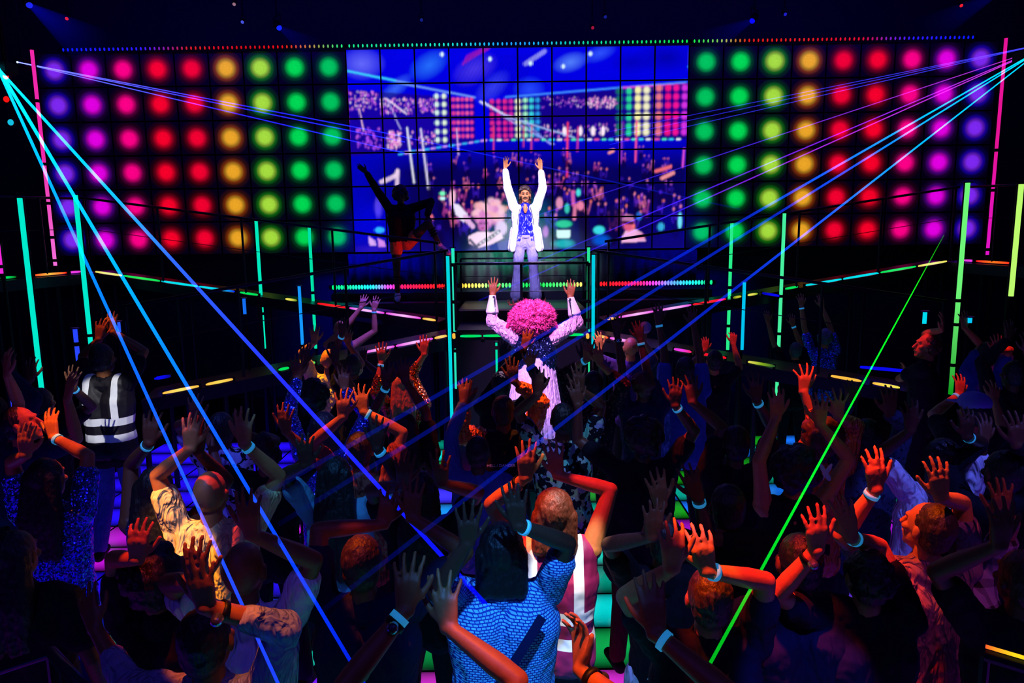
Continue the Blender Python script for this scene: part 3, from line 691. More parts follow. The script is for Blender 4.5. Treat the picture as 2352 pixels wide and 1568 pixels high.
def tile_col(i, j):
    x = X0t + (i+.5)*T; y = Y0t + (j+.5)*T
    d = 4.28 - y; row = int(round((y - 4.05)/T)) % 8       # row 0 is the magenta one at y ~ 4.0
    c, s_ = cm[row]
    q = c if -1.05 < x < .85 else s_
    if x > 1.0 and row in (3, 2): q = (110, 60, 255) if rr.random() < .4 else q
    if x < -1.6 and row == 1: q = (10, 160, 150)
    if y > 6.6 and x > .4: q = [(0, 150, 130), (20, 150, 20), (20, 110, 240)][(i+j) % 3]
    if x < -1.35 and y > 4.9: q = (35, 10, 250) if row not in (4, 5) else (190, 20, 215)
    k = rr.uniform(.9, 1.45)
    q = lin(q); return (q[0]*k, q[1]*k, q[2]*k, 1)
for f in me.polygons:
    ti = tiles[f.index//5]; c = tile_col(*ti)
    for k, li in enumerate(f.loop_indices):
        ca.data[li].color = c if f.index % 5 == 0 else (0, 0, 0, 1)
        uvl.data[li].uv = ((0, 0), (1, 0), (1, 1), (0, 1))[k]

# ------------------------------------------------------------ LED dot walls and video wall
WD = 12.0; CW = .5748; CH = .562
ZT = 5.73 + .281; XC = .155
COLS = [((125, 40, 240), (30, 0, 170)), ((225, 0, 225), (80, 0, 130)), ((250, 0, 135), (90, 0, 60)), ((245, 0, 40), (110, 0, 20)), ((240, 0, 45), (100, 0, 10)), ((235, 165, 35), (130, 50, 0)), ((165, 220, 60), (20, 110, 10)), ((0, 215, 80), (0, 70, 25)), ((0, 195, 90), (0, 60, 40))]
def dot_mat(i):
    a, h = COLS[i]; m, nt, out = nmat('led_dot_%s' % ['violet', 'magenta', 'pink', 'crimson', 'red', 'amber', 'lime', 'green', 'sea_green'][i])
    uv = nt.nodes.new('ShaderNodeUVMap'); vm = nt.nodes.new('ShaderNodeVectorMath'); vm.operation = 'DISTANCE'; vm.inputs[1].default_value = (.5, .5, 0); nt.links.new(uv.outputs[0], vm.inputs[0])
    cr = nt.nodes.new('ShaderNodeValToRGB'); nt.links.new(vm.outputs['Value'], cr.inputs[0]); e = cr.color_ramp.elements
    e[0].position = 0; e[0].color = (*lin(a), 1); e[1].position = .56; e[1].color = (*lin((3, 0, 14)), 1)
    for p, c, k in ((.17, a, .9), (.26, a, .38), (.33, h, .7), (.43, h, .10)):
        q = cr.color_ramp.elements.new(p); l_ = lin(c); q.color = (l_[0]*k, l_[1]*k, l_[2]*k, 1)
    nz = nt.nodes.new('ShaderNodeTexNoise'); nz.inputs['Scale'].default_value = 70; tc = nt.nodes.new('ShaderNodeTexCoord'); nt.links.new(tc.outputs['Object'], nz.inputs['Vector'])
    b = nt.nodes.new('ShaderNodeBsdfPrincipled'); b.inputs['Base Color'].default_value = (.008, .008, .012, 1); b.inputs['Roughness'].default_value = .4
    nt.links.new(cr.outputs[0], b.inputs['Emission Color']); nt.links.new(math_n(nt, 'ADD', math_n(nt, 'MULTIPLY', nz.outputs[0], .5), .78), b.inputs['Emission Strength'])
    nt.links.new(b.outputs[0], out.inputs[0]); return m
DM = [dot_mat(i) for i in range(9)]
CASE = cloth('black_panel_case', (7, 7, 10), .5, fold=0)
def panel_mesh(nx, nz_, gap=.013):
    w = CW/2-gap; h = CH/2-gap; bm = bmesh.new(); uvl = bm.loops.layers.uv.new('UVMap')
    grid = [[bm.verts.new((-w+2*w*i/nx, -.012, -h+2*h*j/nz_)) for i in range(nx+1)] for j in range(nz_+1)]
    for j in range(nz_):
        for i in range(nx):
            f = bm.faces.new((grid[j][i], grid[j][i+1], grid[j+1][i+1], grid[j+1][i]))
            for l_, (a, b) in zip(f.loops, ((i, j), (i+1, j), (i+1, j+1), (i, j+1))): l_[uvl].uv = (a/nx, b/nz_)
    nf = nx*nz_
    W = CW/2-.003; H = CH/2-.003
    a = [bm.verts.new(p) for p in ((-W, 0, -H), (W, 0, -H), (W, 0, H), (-W, 0, H))]; c = [bm.verts.new(p) for p in ((-W, .08, -H), (W, .08, -H), (W, .08, H), (-W, .08, H))]
    fr = [grid[0][0], grid[0][-1], grid[-1][-1], grid[-1][0]]
    for k in range(4):
        n = (k+1) % 4
        f = bm.faces.new((a[k], a[n], fr[n], fr[k])); f.material_index = 1
        f = bm.faces.new((c[k], c[n], a[n], a[k])); f.material_index = 1
    f = bm.faces.new((c[3], c[2], c[1], c[0])); f.material_index = 1
    me = bpy.data.meshes.new('led_panel'); bm.to_mesh(me); bm.free(); return me
def wall_at(i, j): return Vector((XC + (i-14+.5)*CW, WD, ZT - (j+.5)*CH))
base_panel = panel_mesh(1, 1)
for nm, i0, lab in (('led_wall', 0, 'left wall of square LED panels with glowing dots, violet at its left end to green beside the video screen'), ('led_wall', 19, 'right wall of square LED panels with glowing dots, green beside the video screen to violet at its right end')):
    root = empty(nm, wall_at(i0, 5) + Vector((0, .1, -.3)), lab, 'LED wall')
    for i in range(i0, i0+9):
        k = i if i < 9 else 27-i
        me = base_panel.copy(); me.materials.append(DM[k]); me.materials.append(CASE)
        for j in range(6):
            p = bpy.data.objects.new('led_panel', me); COL.objects.link(p); p.parent = root; p.location = wall_at(i, j) - root.location

# the picture shown on the video wall
SW, SH = 440, 260
yy, xx = np.mgrid[0:SH, 0:SW]; PX = 793 + 790*(xx+.5)/SW; PY = 112 + 463*(yy+.5)/SH
img = np.zeros((SH, SW, 3)); rng = np.random.default_rng(5)
def L_(c): return np.array(lin(c))
def blend(mask, c, a=1.0):
    mk = (np.clip(mask, 0, 1)*a)[..., None]; img[:] = img*(1-mk) + L_(c)*mk
def ell(cx, cy, rx, ry, c, a=1.0, soft=.35, rot=0):
    t = math.radians(rot); X = PX-cx; Y = PY-cy; u = X*math.cos(t)+Y*math.sin(t); v = -X*math.sin(t)+Y*math.cos(t)
    d = np.sqrt((u/rx)**2+(v/ry)**2); blend((1-d)/soft + .5 if soft < .9 else (1.3-d)/1.3, c, a)
def seg(x0, y0, x1, y1, w, c, a=1.0):
    dx, dy = x1-x0, y1-y0; t = np.clip(((PX-x0)*dx+(PY-y0)*dy)/(dx*dx+dy*dy), 0, 1); d = np.hypot(PX-x0-t*dx, PY-y0-t*dy); blend((w-d)/1.5+.5, c, a)
def poly(pts, c, a=1.0):
    ins = np.zeros_like(PX, bool); n = len(pts)
    for k in range(n):
        x0, y0 = pts[k]; x1, y1 = pts[(k+1) % n]
        if y0 == y1: continue
        cnd = ((y0 > PY) != (y1 > PY)) & (PX < (x1-x0)*(PY-y0)/(y1-y0)+x0); ins ^= cnd
    blend(ins.astype(float), c, a)
img[:] = L_((0, 0, 225)); blend((PY-300)/90, (5, 0, 72), .95); blend(((940-PX)/120)*(PY > 300), (0, 0, 190), .9); blend((PY-520)/60, (20, 10, 110), .5)
for x, y, rx, ry, c, r in ((830, 145, 42, 30, (110, 115, 255), 0), (985, 150, 40, 24, (40, 120, 255), -30), (1090, 160, 46, 26, (80, 60, 240), -25), (1130, 200, 40, 20, (60, 70, 250), -40), (1310, 148, 34, 18, (90, 140, 255), -15), (1378, 128, 34, 15, (50, 90, 255), -20), (1215, 205, 30, 22, (40, 80, 255), 0), (1530, 140, 60, 30, (0, 0, 150), 0), (905, 200, 40, 14, (60, 110, 255), -35), (1450, 150, 40, 22, (0, 0, 170), 0)): ell(x, y, rx, ry, c, .8, 1.0, r)
for k in range(9): seg(1062+k*7, 150-k*4, 1074+k*7, 128-k*3, 1.2, (200, 30, 90), .7)
seg(1252, 122, 1205, 150, 5, (170, 170, 255), .6)
for k in range(18): seg(1080+k*9, 130, 1030+k*9, 215, 1.0, (0, 0, 80), .35)
for x, y in ((1016, 126), (1124, 138), (1218, 149), (1293, 157), (1355, 129)): ell(x, y, 4.5, 5, (215, 245, 255))
seg(795, 161, 908, 185, 2, (60, 220, 255)); seg(908, 185, 1090, 222, 1.6, (120, 170, 255)); seg(1160, 222, 1580, 193, 1.6, (70, 150, 255)); seg(1430, 204, 1582, 198, 2, (220, 60, 220))
poly([(793, 200), (1090, 225), (1090, 320), (793, 350)], (25, 0, 130), .75); poly([(1120, 230), (1583, 196), (1583, 322), (1120, 320)], (20, 0, 110), .85)
def speck(x0, y0, x1, y1, n, cs, r0=1.5, r1=4, asp=1.6):
    r0 *= .6; r1 *= .6
    for q in range(n):
        x = rng.uniform(x0, x1); y = rng.uniform(y0, y1); ell(x, y, rng.uniform(r0, r1), rng.uniform(r0, r1)*asp, cs[rng.integers(len(cs))], rng.uniform(.5, 1))
pk = [(255, 170, 220), (240, 120, 220), (255, 220, 240), (200, 90, 230), (170, 70, 250)]
speck(797, 205, 862, 250, 90, pk); speck(870, 222, 948, 258, 80, pk); speck(958, 225, 1000, 255, 50, pk); speck(1245, 222, 1345, 248, 60, pk[2:], 1, 3); speck(1350, 225, 1420, 250, 90, pk[:3])
speck(810, 285, 870, 335, 40, pk[3:], 2, 6); speck(880, 295, 915, 335, 70, pk[:3], 2, 6, 1.3); speck(930, 290, 1000, 325, 40, pk, 1.5, 4); speck(1245, 285, 1420, 312, 60, pk, 2, 4, 1.8)
for x in (1296, 1335, 1362, 1386): ell(x, 300, 5, 11, (255, 235, 250))
def dots(xs, ys, cs, r):
    r *= .86
    for i, x in enumerate(xs):
        for y in ys: ell(x, y, r, r*1.05, cs[i % len(cs)], .95, .7)
dots([1000, 1018], [218, 237, 256, 276, 297, 316], [(220, 250, 235), (235, 255, 220)], 6.5); dots([1037, 1048, 1059, 1070, 1081], [226, 242, 258, 276, 292, 308], [(240, 60, 150), (250, 90, 160)], 5)
dots([1127, 1143, 1158, 1173], [232, 247, 262, 278, 293, 308], [(240, 40, 140), (230, 40, 170)], 6); dots([1188], [232, 247, 262, 278, 293, 308], [(230, 235, 190)], 6); dots([1204, 1219, 1234], [230, 246, 262, 277, 293, 308], [(170, 255, 200), (60, 220, 230), (40, 160, 240)], 6)
dots([1424, 1445], [212, 230, 248, 270, 290, 305], [(20, 110, 90), (40, 220, 150)], 8); dots([1467, 1488], [210, 229, 248, 268, 289, 304], [(255, 250, 170), (250, 245, 200)], 9); dots([1514, 1536, 1556, 1577], [206, 226, 246, 268, 289, 305], [(240, 120, 130), (250, 20, 130), (250, 20, 150), (220, 50, 230)], 8.5)
seg(882, 222, 930, 258, 1.5, (255, 230, 255)); seg(882, 222, 915, 290, 1, (200, 190, 255)); seg(1103, 232, 1155, 262, 2, (240, 240, 255)); seg(1155, 262, 1320, 315, 1.4, (170, 200, 255)); seg(1103, 234, 1270, 330, 1.2, (170, 170, 255)); seg(1200, 275, 1265, 330, 1, (150, 150, 255))
for q in range(26): seg(1122+q*17.5, 318+q*.15, 1130+q*17.5, 318+q*.15, 2, [(60, 230, 255), (255, 255, 255), (255, 90, 160), (90, 255, 180)][q % 4])
for q in range(14): seg(908+q*15, 347-q*2.1, 917+q*15, 346-q*2.1, 1.8, [(60, 200, 255), (220, 160, 255)][q % 2])
for x, y0, y1, c, w in ((1131, 285, 345, (240, 60, 120), 1.4), (1200, 285, 335, (220, 60, 90), 1.2), (1220, 285, 345, (240, 70, 90), 1.2), (1304, 280, 405, (255, 60, 100), 2), (1329, 290, 345, (230, 60, 140), 1.3), (1430, 280, 375, (160, 60, 200), 1.4), (1465, 278, 372, (255, 80, 150), 2), (1578, 345, 385, (240, 80, 230), 2)): seg(x, y0, x-2, y1, w, c)
seg(930, 287, 943, 415, 2, (235, 235, 255)); seg(960, 290, 974, 428, 1.8, (230, 220, 255)); seg(1043, 290, 1047, 350, 1.4, (230, 190, 240)); seg(818, 245, 828, 292, 1.3, (255, 200, 230))
for q in range(95):                                    # the filmed crowd: dark bodies, small faces, raised arms
    y = 350 + 175*(q/95.0)**.9 + rng.uniform(-6, 6); x = rng.uniform(975, 1572); k = .6 + .9*(y-345)/180
    c = [(110, 40, 190), (180, 60, 150), (70, 30, 210), (215, 100, 150), (50, 20, 170), (60, 25, 190)][rng.integers(6)]
    ell(x, y+17*k, 8*k, 17*k, (8, 0, 62), .85); ell(x, y-2*k, 3.6*k, 4.6*k, c, .75)
    for sg in (-1, 1):
        if rng.random() < .8:
            ex, ey = x+sg*rng.uniform(5, 9)*k, y+rng.uniform(-2, 4)*k; hx, hy = x+sg*rng.uniform(2, 12)*k, y-rng.uniform(11, 17)*k
            seg(x+sg*5*k, y+7*k, ex, ey, 1.5*k, c, .55); seg(ex, ey, hx, hy, 1.3*k, c, .75); ell(hx, hy-2*k, 1.9*k, 3*k, [(240, 130, 160), (190, 90, 220), (255, 120, 110)][rng.integers(3)], .85)
seg(1510, 395, 1545, 385, 4, (250, 110, 120), .9); seg(1525, 412, 1552, 400, 4.5, (250, 150, 160), .9); seg(1402, 350, 1412, 346, 3, (255, 150, 140))
for pts in ([(866, 412), (897, 398)], [(897, 398), (903, 386)], [(903, 388), (900, 420)]): seg(*pts[0], *pts[1], 5, (240, 210, 240), .8)
ell(855, 470, 9, 22, (90, 70, 230), .8, .8); ell(856, 521, 12, 7, (50, 190, 255), .95); poly([(829, 536), (842, 545), (846, 560), (830, 558)], (230, 180, 240), .9); poly([(851, 541), (866, 548), (871, 562), (853, 562)], (230, 150, 230), .9); ell(840, 568, 60, 10, (60, 30, 190), .5, 1)
ell(1008, 438, 7, 5, (120, 255, 190)); ell(1008, 450, 7, 4, (200, 255, 255)); ell(1031, 447, 6, 17, (250, 190, 220), 1, .4, 5); poly([(1030, 462), (1046, 466), (1066, 490), (1056, 505), (1036, 490)], (240, 230, 255)); seg(1060, 495, 1078, 515, 6, (230, 180, 230))
for q in range(70): a = rng.uniform(0, 6.28); r_ = rng.uniform(0, 1)**.5; ell(1118+34*r_*math.cos(a), 484+27*r_*math.sin(a), 9, 8, [(240, 160, 215), (255, 200, 220), (215, 110, 200), (250, 180, 190)][rng.integers(4)], .75, .6)
ell(1103, 512, 12, 15, (200, 100, 190)); seg(1096, 508, 1101, 508, 1.5, (60, 20, 90)); seg(1106, 508, 1111, 508, 1.5, (60, 20, 90)); ell(1103, 520, 4, 2, (160, 10, 70)); ell(1145, 520, 14, 18, (225, 190, 235), .9)
poly([(1065, 540), (1090, 528), (1120, 530), (1142, 524), (1150, 545), (1115, 562), (1090, 568), (1068, 556)], (250, 215, 245)); seg(1092, 560, 1140, 528, 4, (25, 10, 70)); 
for q in range(6): seg(1096+q*8, 557-q*5.2, 1098+q*8, 556-q*5.2, 2, (250, 240, 255))
seg(1070, 548, 1088, 566, 3, (25, 10, 70)); poly([(1085, 575), (1110, 562), (1180, 545), (1190, 575)], (40, 30, 150), .9)
ell(1294, 512, 20, 9, (40, 200, 150)); poly([(1276, 526), (1310, 527), (1309, 547), (1277, 546)], (215, 255, 255)); ell(1294, 560, 24, 10, (30, 180, 190), .9, .7); ell(1378, 528, 14, 10, (60, 220, 230)); ell(1384, 553, 20, 12, (0, 90, 220), .9, .8); ell(1283, 465, 8, 14, (250, 160, 200), .8); ell(1252, 530, 7, 14, (200, 110, 220), .8); ell(1302, 478, 6, 12, (60, 220, 200), .8)
ell(1333, 480, 12, 18, (30, 8, 60)); ell(1335, 472, 9, 11, (240, 130, 170)); seg(1322, 470, 1320, 500, 4, (220, 120, 160)); seg(1318, 470, 1316, 438, 4, (210, 90, 170)); seg(1340, 500, 1345, 545, 12, (14, 4, 60))
ell(1412, 500, 20, 26, (12, 4, 70), .9); ell(1330, 440, 5, 9, (80, 240, 240), .9)
poly([(1430, 548), (1440, 530), (1465, 526), (1482, 536), (1492, 557), (1430, 560)], (245, 180, 225)); ell(1448, 515, 14, 17, (225, 90, 130)); ell(1446, 503, 15, 8, (190, 120, 170)); seg(1436, 510, 1458, 512, 4, (60, 10, 50)); ell(1460, 520, 4, 6, (255, 120, 120)); ell(1478, 545, 10, 6, (255, 110, 130), .7, .8)
ell(1524, 522, 8, 10, (60, 200, 240), .8); ell(1474, 497, 7, 9, (40, 120, 240), .7); ell(1572, 510, 5, 18, (120, 240, 255), .9); ell(1497, 515, 28, 40, (10, 2, 70), .5, .9)
for _ in range(2):
    img[:] = (img + np.roll(img, 1, 0) + np.roll(img, -1, 0) + np.roll(img, 1, 1) + np.roll(img, -1, 1))/5
m, nt, out = nmat('video_picture'); a_ = N(nt, 'ShaderNodeAttribute', attribute_name='pic'); b = nt.nodes.new('ShaderNodeBsdfPrincipled'); b.inputs['Base Color'].default_value = (.008, .008, .012, 1); b.inputs['Roughness'].default_value = .4
nt.links.new(a_.outputs['Color'], b.inputs['Emission Color']); b.inputs['Emission Strength'].default_value = 1.0; nt.links.new(b.outputs[0], out.inputs[0]); VID = m
root = empty('video_wall', wall_at(9, 5) + Vector((0, .1, -.3)), 'large video screen of sixty square panels showing the filmed crowd in blue and pink', 'video screen')
nx, nz_ = 44, 43
pm = panel_mesh(nx, nz_)
for i in range(10):
    for j in range(6):
        me = pm.copy(); me.materials.append(VID); me.materials.append(CASE)
        ca = me.color_attributes.new('pic', 'FLOAT_COLOR', 'POINT')
        arr = np.zeros((len(me.vertices), 4)); arr[:, 3] = 1
        n = (nx+1)*(nz_+1); gi = np.arange(n); u = (i + (gi % (nx+1))/nx)/10; v = (j + 1 - (gi//(nx+1))/nz_)/6
        arr[:n, :3] = img[np.clip((v*SH).astype(int), 0, SH-1), np.clip((u*SW).astype(int), 0, SW-1)]
        ca.data.foreach_set('color', arr.ravel())
        p = bpy.data.objects.new('led_panel', me); COL.objects.link(p); p.parent = root; p.location = wall_at(9+i, j) - root.location

# ------------------------------------------------------------ LED strings
def ramp_col(stops, t):
    for (a, ca), (b, cb) in zip(stops, stops[1:]):
        if t <= b: k = (t-a)/(b-a+1e-9); return tuple(ca[i]+(cb[i]-ca[i])*k for i in range(3))
    return stops[-1][1]
def led_string(label, p0, p1, n, stops, r=.016, squash=1.9, s=1.3):
    p0 = Vector(p0); p1 = Vector(p1)
    root = empty('led_strip', p0, label, 'LED strip')
    bm = bmesh.new(); prism(bm, p0 + Vector((-.05, .03, 0)), p1 + Vector((.05, .03, 0)), .03, .06); obj('housing', bm, BLK, root)
    bm = bmesh.new(); ellipsoid(bm, (0, 0, 0), Matrix.Identity(3), r, r, r*squash, 8, 6); base = bpy.data.meshes.new('bulb'); bm.to_mesh(base); bm.free()
    for k in range(n):
        t = (k+.5)/n; c = ramp_col(stops, t); c = tuple(int(round(v/12.0)*12) for v in c); me = base.copy()
        me.materials.append(emis('bulb_%d_%d_%d' % c, c, s)); o = bpy.data.objects.new('bulb', me); COL.objects.link(o); o.parent = root; o.location = p0.lerp(p1, t) - p0
TOPZ = 6.2
def topx(px): return at(px, 100 - (px-1190)*.0138, 11.9)
led_string('string of LED dots above the left dot wall, blue turning red then green', topx(140), topx(790), 62, [(0, (10, 20, 255)), (.28, (40, 20, 240)), (.36, (120, 20, 160)), (.45, (190, 20, 40)), (.78, (200, 10, 20)), (.88, (170, 120, 60)), (1, (20, 210, 120))], .014)
led_string('string of green and light blue LED dots above the video screen', topx(797), topx(1583), 76, [(0, (20, 210, 130)), (.3, (20, 200, 190)), (.5, (30, 140, 255)), (.7, (10, 190, 150)), (1, (10, 215, 70))], .014)
led_string('string of LED dots above the right dot wall, green turning red then blue', topx(1590), topx(2240), 62, [(0, (10, 215, 70)), (.12, (150, 160, 70)), (.2, (200, 30, 20)), (.6, (200, 10, 50)), (.68, (130, 20, 160)), (.78, (40, 20, 240)), (1, (10, 20, 255))], .014)
SD = 10.35
led_string('string of teal to red LED bulbs on the stage edge, left of the singer', at(762, 660, SD), at(1026, 657, SD), 40, [(0, (0, 200, 110)), (.15, (20, 220, 150)), (.35, (30, 220, 230)), (.5, (220, 60, 220)), (.62, (230, 20, 90)), (1, (255, 30, 20))], .020, 1.8, 1.6)
led_string('string of yellow and green LED bulbs on the stage edge behind the singer', at(1058, 656, SD), at(1338, 653, SD), 36, [(0, (250, 190, 60)), (.15, (240, 230, 110)), (.25, (120, 240, 130)), (.6, (10, 215, 80)), (.85, (90, 230, 110)), (1, (240, 200, 90))], .020, 1.8, 1.6)
led_string('string of red, magenta and teal LED bulbs on the stage edge, right of the singer', at(1370, 652, SD), at(1637, 648, SD), 38, [(0, (255, 30, 30)), (.3, (255, 20, 60)), (.5, (220, 60, 220)), (.65, (90, 150, 250)), (.8, (30, 220, 220)), (1, (10, 210, 110))], .020, 1.8, 1.6)

# ------------------------------------------------------------ stage
zS = at(1200, 662, SD).z; LX0a, LX1a = at(1052, 709, 8.9).x, at(1346, 709, 8.9).x
def block(name, lo, hi, mat, label, cat, bev=.012):
    lo = Vector(lo); hi = Vector(hi); c = Vector(((lo.x+hi.x)/2, (lo.y+hi.y)/2, lo.z)); bm = bmesh.new(); box(bm, lo-c, hi-c, bev); o = obj(name, bm, mat); o.location = c; return tag(o, label, cat)
block('stage', (at(757, 660, SD).x, SD+.06, -.02), (at(1640, 650, SD).x, 11.7, zS-.05), STEEL, 'black main stage platform in front of the video screen', 'stage')
zA = at(930, 694, 10.1).z
block('stage_apron', (at(762, 690, 9.9).x, 9.92, -.02), (LX0a-.06, SD-.04, zA), STEEL, 'low black apron in front of the main stage, left of the singer', 'stage apron')
block('stage_apron', (LX1a+.06, 9.92, -.02), (at(1632, 690, 9.9).x, SD-.04, zA), STEEL, 'low black apron in front of the main stage, right of the singer', 'stage apron')
mm, nt, out = nmat('black_drape'); b = nt.nodes.new('ShaderNodeBsdfPrincipled'); b.inputs['Roughness'].default_value = .8; b.inputs['Base Color'].default_value = (.016, .016, .02, 1)
nt.links.new(b.outputs[0], out.inputs[0])
def drape(x0, x1, z0, z1, label):
    bm = bmesh.new(); n = int((x1-x0)/.03); pa = []; c = Vector(((x0+x1)/2, 11.85, z0))
    for k in range(n+1): pa.append((x0+(x1-x0)*k/n, 11.85+.035*math.sin(k*.9)))
    for y_ in (0, .02):
        pass
    fr = [[bm.verts.new((x-c.x, y+dy-c.y, z-c.z)) for x, y in pa] for dy, z in ((0, z0), (0, z1), (.02, z1), (.02, z0))]
    for q in range(4):
        A, B_ = fr[q], fr[(q+1) % 4]
        for k in range(n): bm.faces.new((A[k], A[k+1], B_[k+1], B_[k]))
    o = smooth(obj('curtain', bm, mm)); o.location = c; return tag(o, label, 'curtain')
zb = ZT - 6*CH - .02
drape(at(800, 600, 11.85).x, at(1035, 600, 11.85).x, zS-.03, zb, 'dark pleated curtain below the left half of the video screen, lit blue')
drape(at(1050, 600, 11.85).x, at(1345, 600, 11.85).x, zS-.03, zb, 'dark pleated curtain behind the singer, lit green')
drape(at(1360, 600, 11.85).x, at(1600, 600, 11.85).x, zS-.03, zb, 'dark pleated curtain below the right end of the video screen')
# singer's lift and the step in front of it
SGD = 9.9
LX0, LX1 = at(1052, 709, 8.9).x, at(1346, 709, 8.9).x
zL = at(1200, 709, 8.9).z
block('lift_platform', (LX0, 8.9, -.02), (LX1, SD-.06, zL), STEEL, 'raised black platform that carries the singer in the white jacket', 'platform')
FX0, FX1 = at(1046, 775, 7.95).x, at(1352, 775, 7.95).x; zF = at(1200, 757, 7.95).z
block('front_step', (FX0, 7.97, -.02), (FX1, 8.84, zF), STEEL, 'lower black platform step before the singer platform, behind the pink wig', 'platform')
bm = bmesh.new(); EDGE = cloth('pale_edge_trim', (230, 190, 200), .3, .6, fold=0)
a = Vector((LX0+.02, 8.88, zL-.01)); b_ = Vector((LX1-.02, 8.88, zL-.01)); prism(bm, a-a, b_-a, .02, .014); o = obj('edge_trim', bm, EDGE); o.location = a; tag(o, 'thin pale metal trim along the front edge of the singer platform', 'trim')

# ------------------------------------------------------------ ramps with light bars and handrails
def glow(key, c0, c1, c2, s=1.0):
    """a light bar: colour along its length by UV"""
    m, nt, out = nmat(key); uv = nt.nodes.new('ShaderNodeUVMap'); sx = nt.nodes.new('ShaderNodeSeparateXYZ'); nt.links.new(uv.outputs[0], sx.inputs[0])
    cr = nt.nodes.new('ShaderNodeValToRGB'); nt.links.new(sx.outputs[0], cr.inputs[0]); e = cr.color_ramp.elements
    e[0].color = (*lin(c0), 1); e[1].color = (*lin(c2), 1); q = e.new(.5); q.color = (*lin(c1), 1)
    em = nt.nodes.new('ShaderNodeEmission'); em.inputs[1].default_value = s; nt.links.new(cr.outputs[0], em.inputs[0]); nt.links.new(em.outputs[0], out.inputs[0]); return m
def uv_tube(bm, pts, rad, seg=10):
    uvl = bm.loops.layers.uv.verify(); n0 = len(bm.faces); tube(bm, pts, rad, seg); bm.faces.ensure_lookup_table()
    a = Vector(pts[0]); d = Vector(pts[-1])-a; L2 = d.length_squared
    for f in list(bm.faces)[n0:]:
        for l_ in f.loops: l_[uvl].uv = ((l_.vert.co-a).dot(d)/L2, 0)
class Ramp:
    def __init__(r, p0, D0, p1, D1): r.a = at(*p0, D0); r.b = at(*p1, D1)
    def pt(r, px):
        lo, hi = 0.0, 1.0
        s_ = proj(r.a)[0] < proj(r.b)[0]
        for _ in range(40):
            m_ = (lo+hi)/2; x = proj(r.a.lerp(r.b, m_))[0]
            if (x < px) == s_: lo = m_
            else: hi = m_
        return r.a.lerp(r.b, lo)
nbar = [0]
def bar(r, x0, x1, cs, label, rad=.016, group=None):
    a, b_ = r.pt(x0), r.pt(x1); o_ = a.copy(); nbar[0] += 1
    root = empty('light_bar', o_, label, 'light bar', group)
    bm = bmesh.new(); n = 8; pts = [a.lerp(b_, k/n) for k in range(n+1)]
    uv_tube(bm, pts, [rad*(.45+.55*math.sin(math.pi*(.04+.92*k/n))**.45) for k in range(n+1)])
    smooth(obj('glow_tube', bm, glow('bar_light_%d' % nbar[0], *cs), root))
    d = (b_-a).normalized()
    for q in (a, b_): bm = bmesh.new(); prism(bm, q - d*.012 + Vector((0, .02, -.01)), q + d*.012 + Vector((0, .02, -.01)), .05, .06); obj('bracket', bm, BLK, root)
YL, GR, CY, RD, MG, OR_, BL = (235, 225, 90), (0, 225, 90), (0, 225, 240), (255, 10, 30), (240, 60, 230), (255, 190, 70), (10, 10, 235)
PK = (255, 190, 255)
UL = Ramp((200, 621), 9.8, (1012, 737), 8.95); UR = Ramp((2190, 597), 9.8, (1388, 734), 8.95)
LLr = Ramp((300, 918), 7.0, (1034, 769), 7.9); LR = Ramp((2160, 906), 7.0, (1366, 770), 7.9)
FL = Ramp((-120, 648), 8.2, (190, 623), 9.8); FR = Ramp((2480, 614), 8.4, (2205, 597), 9.8)
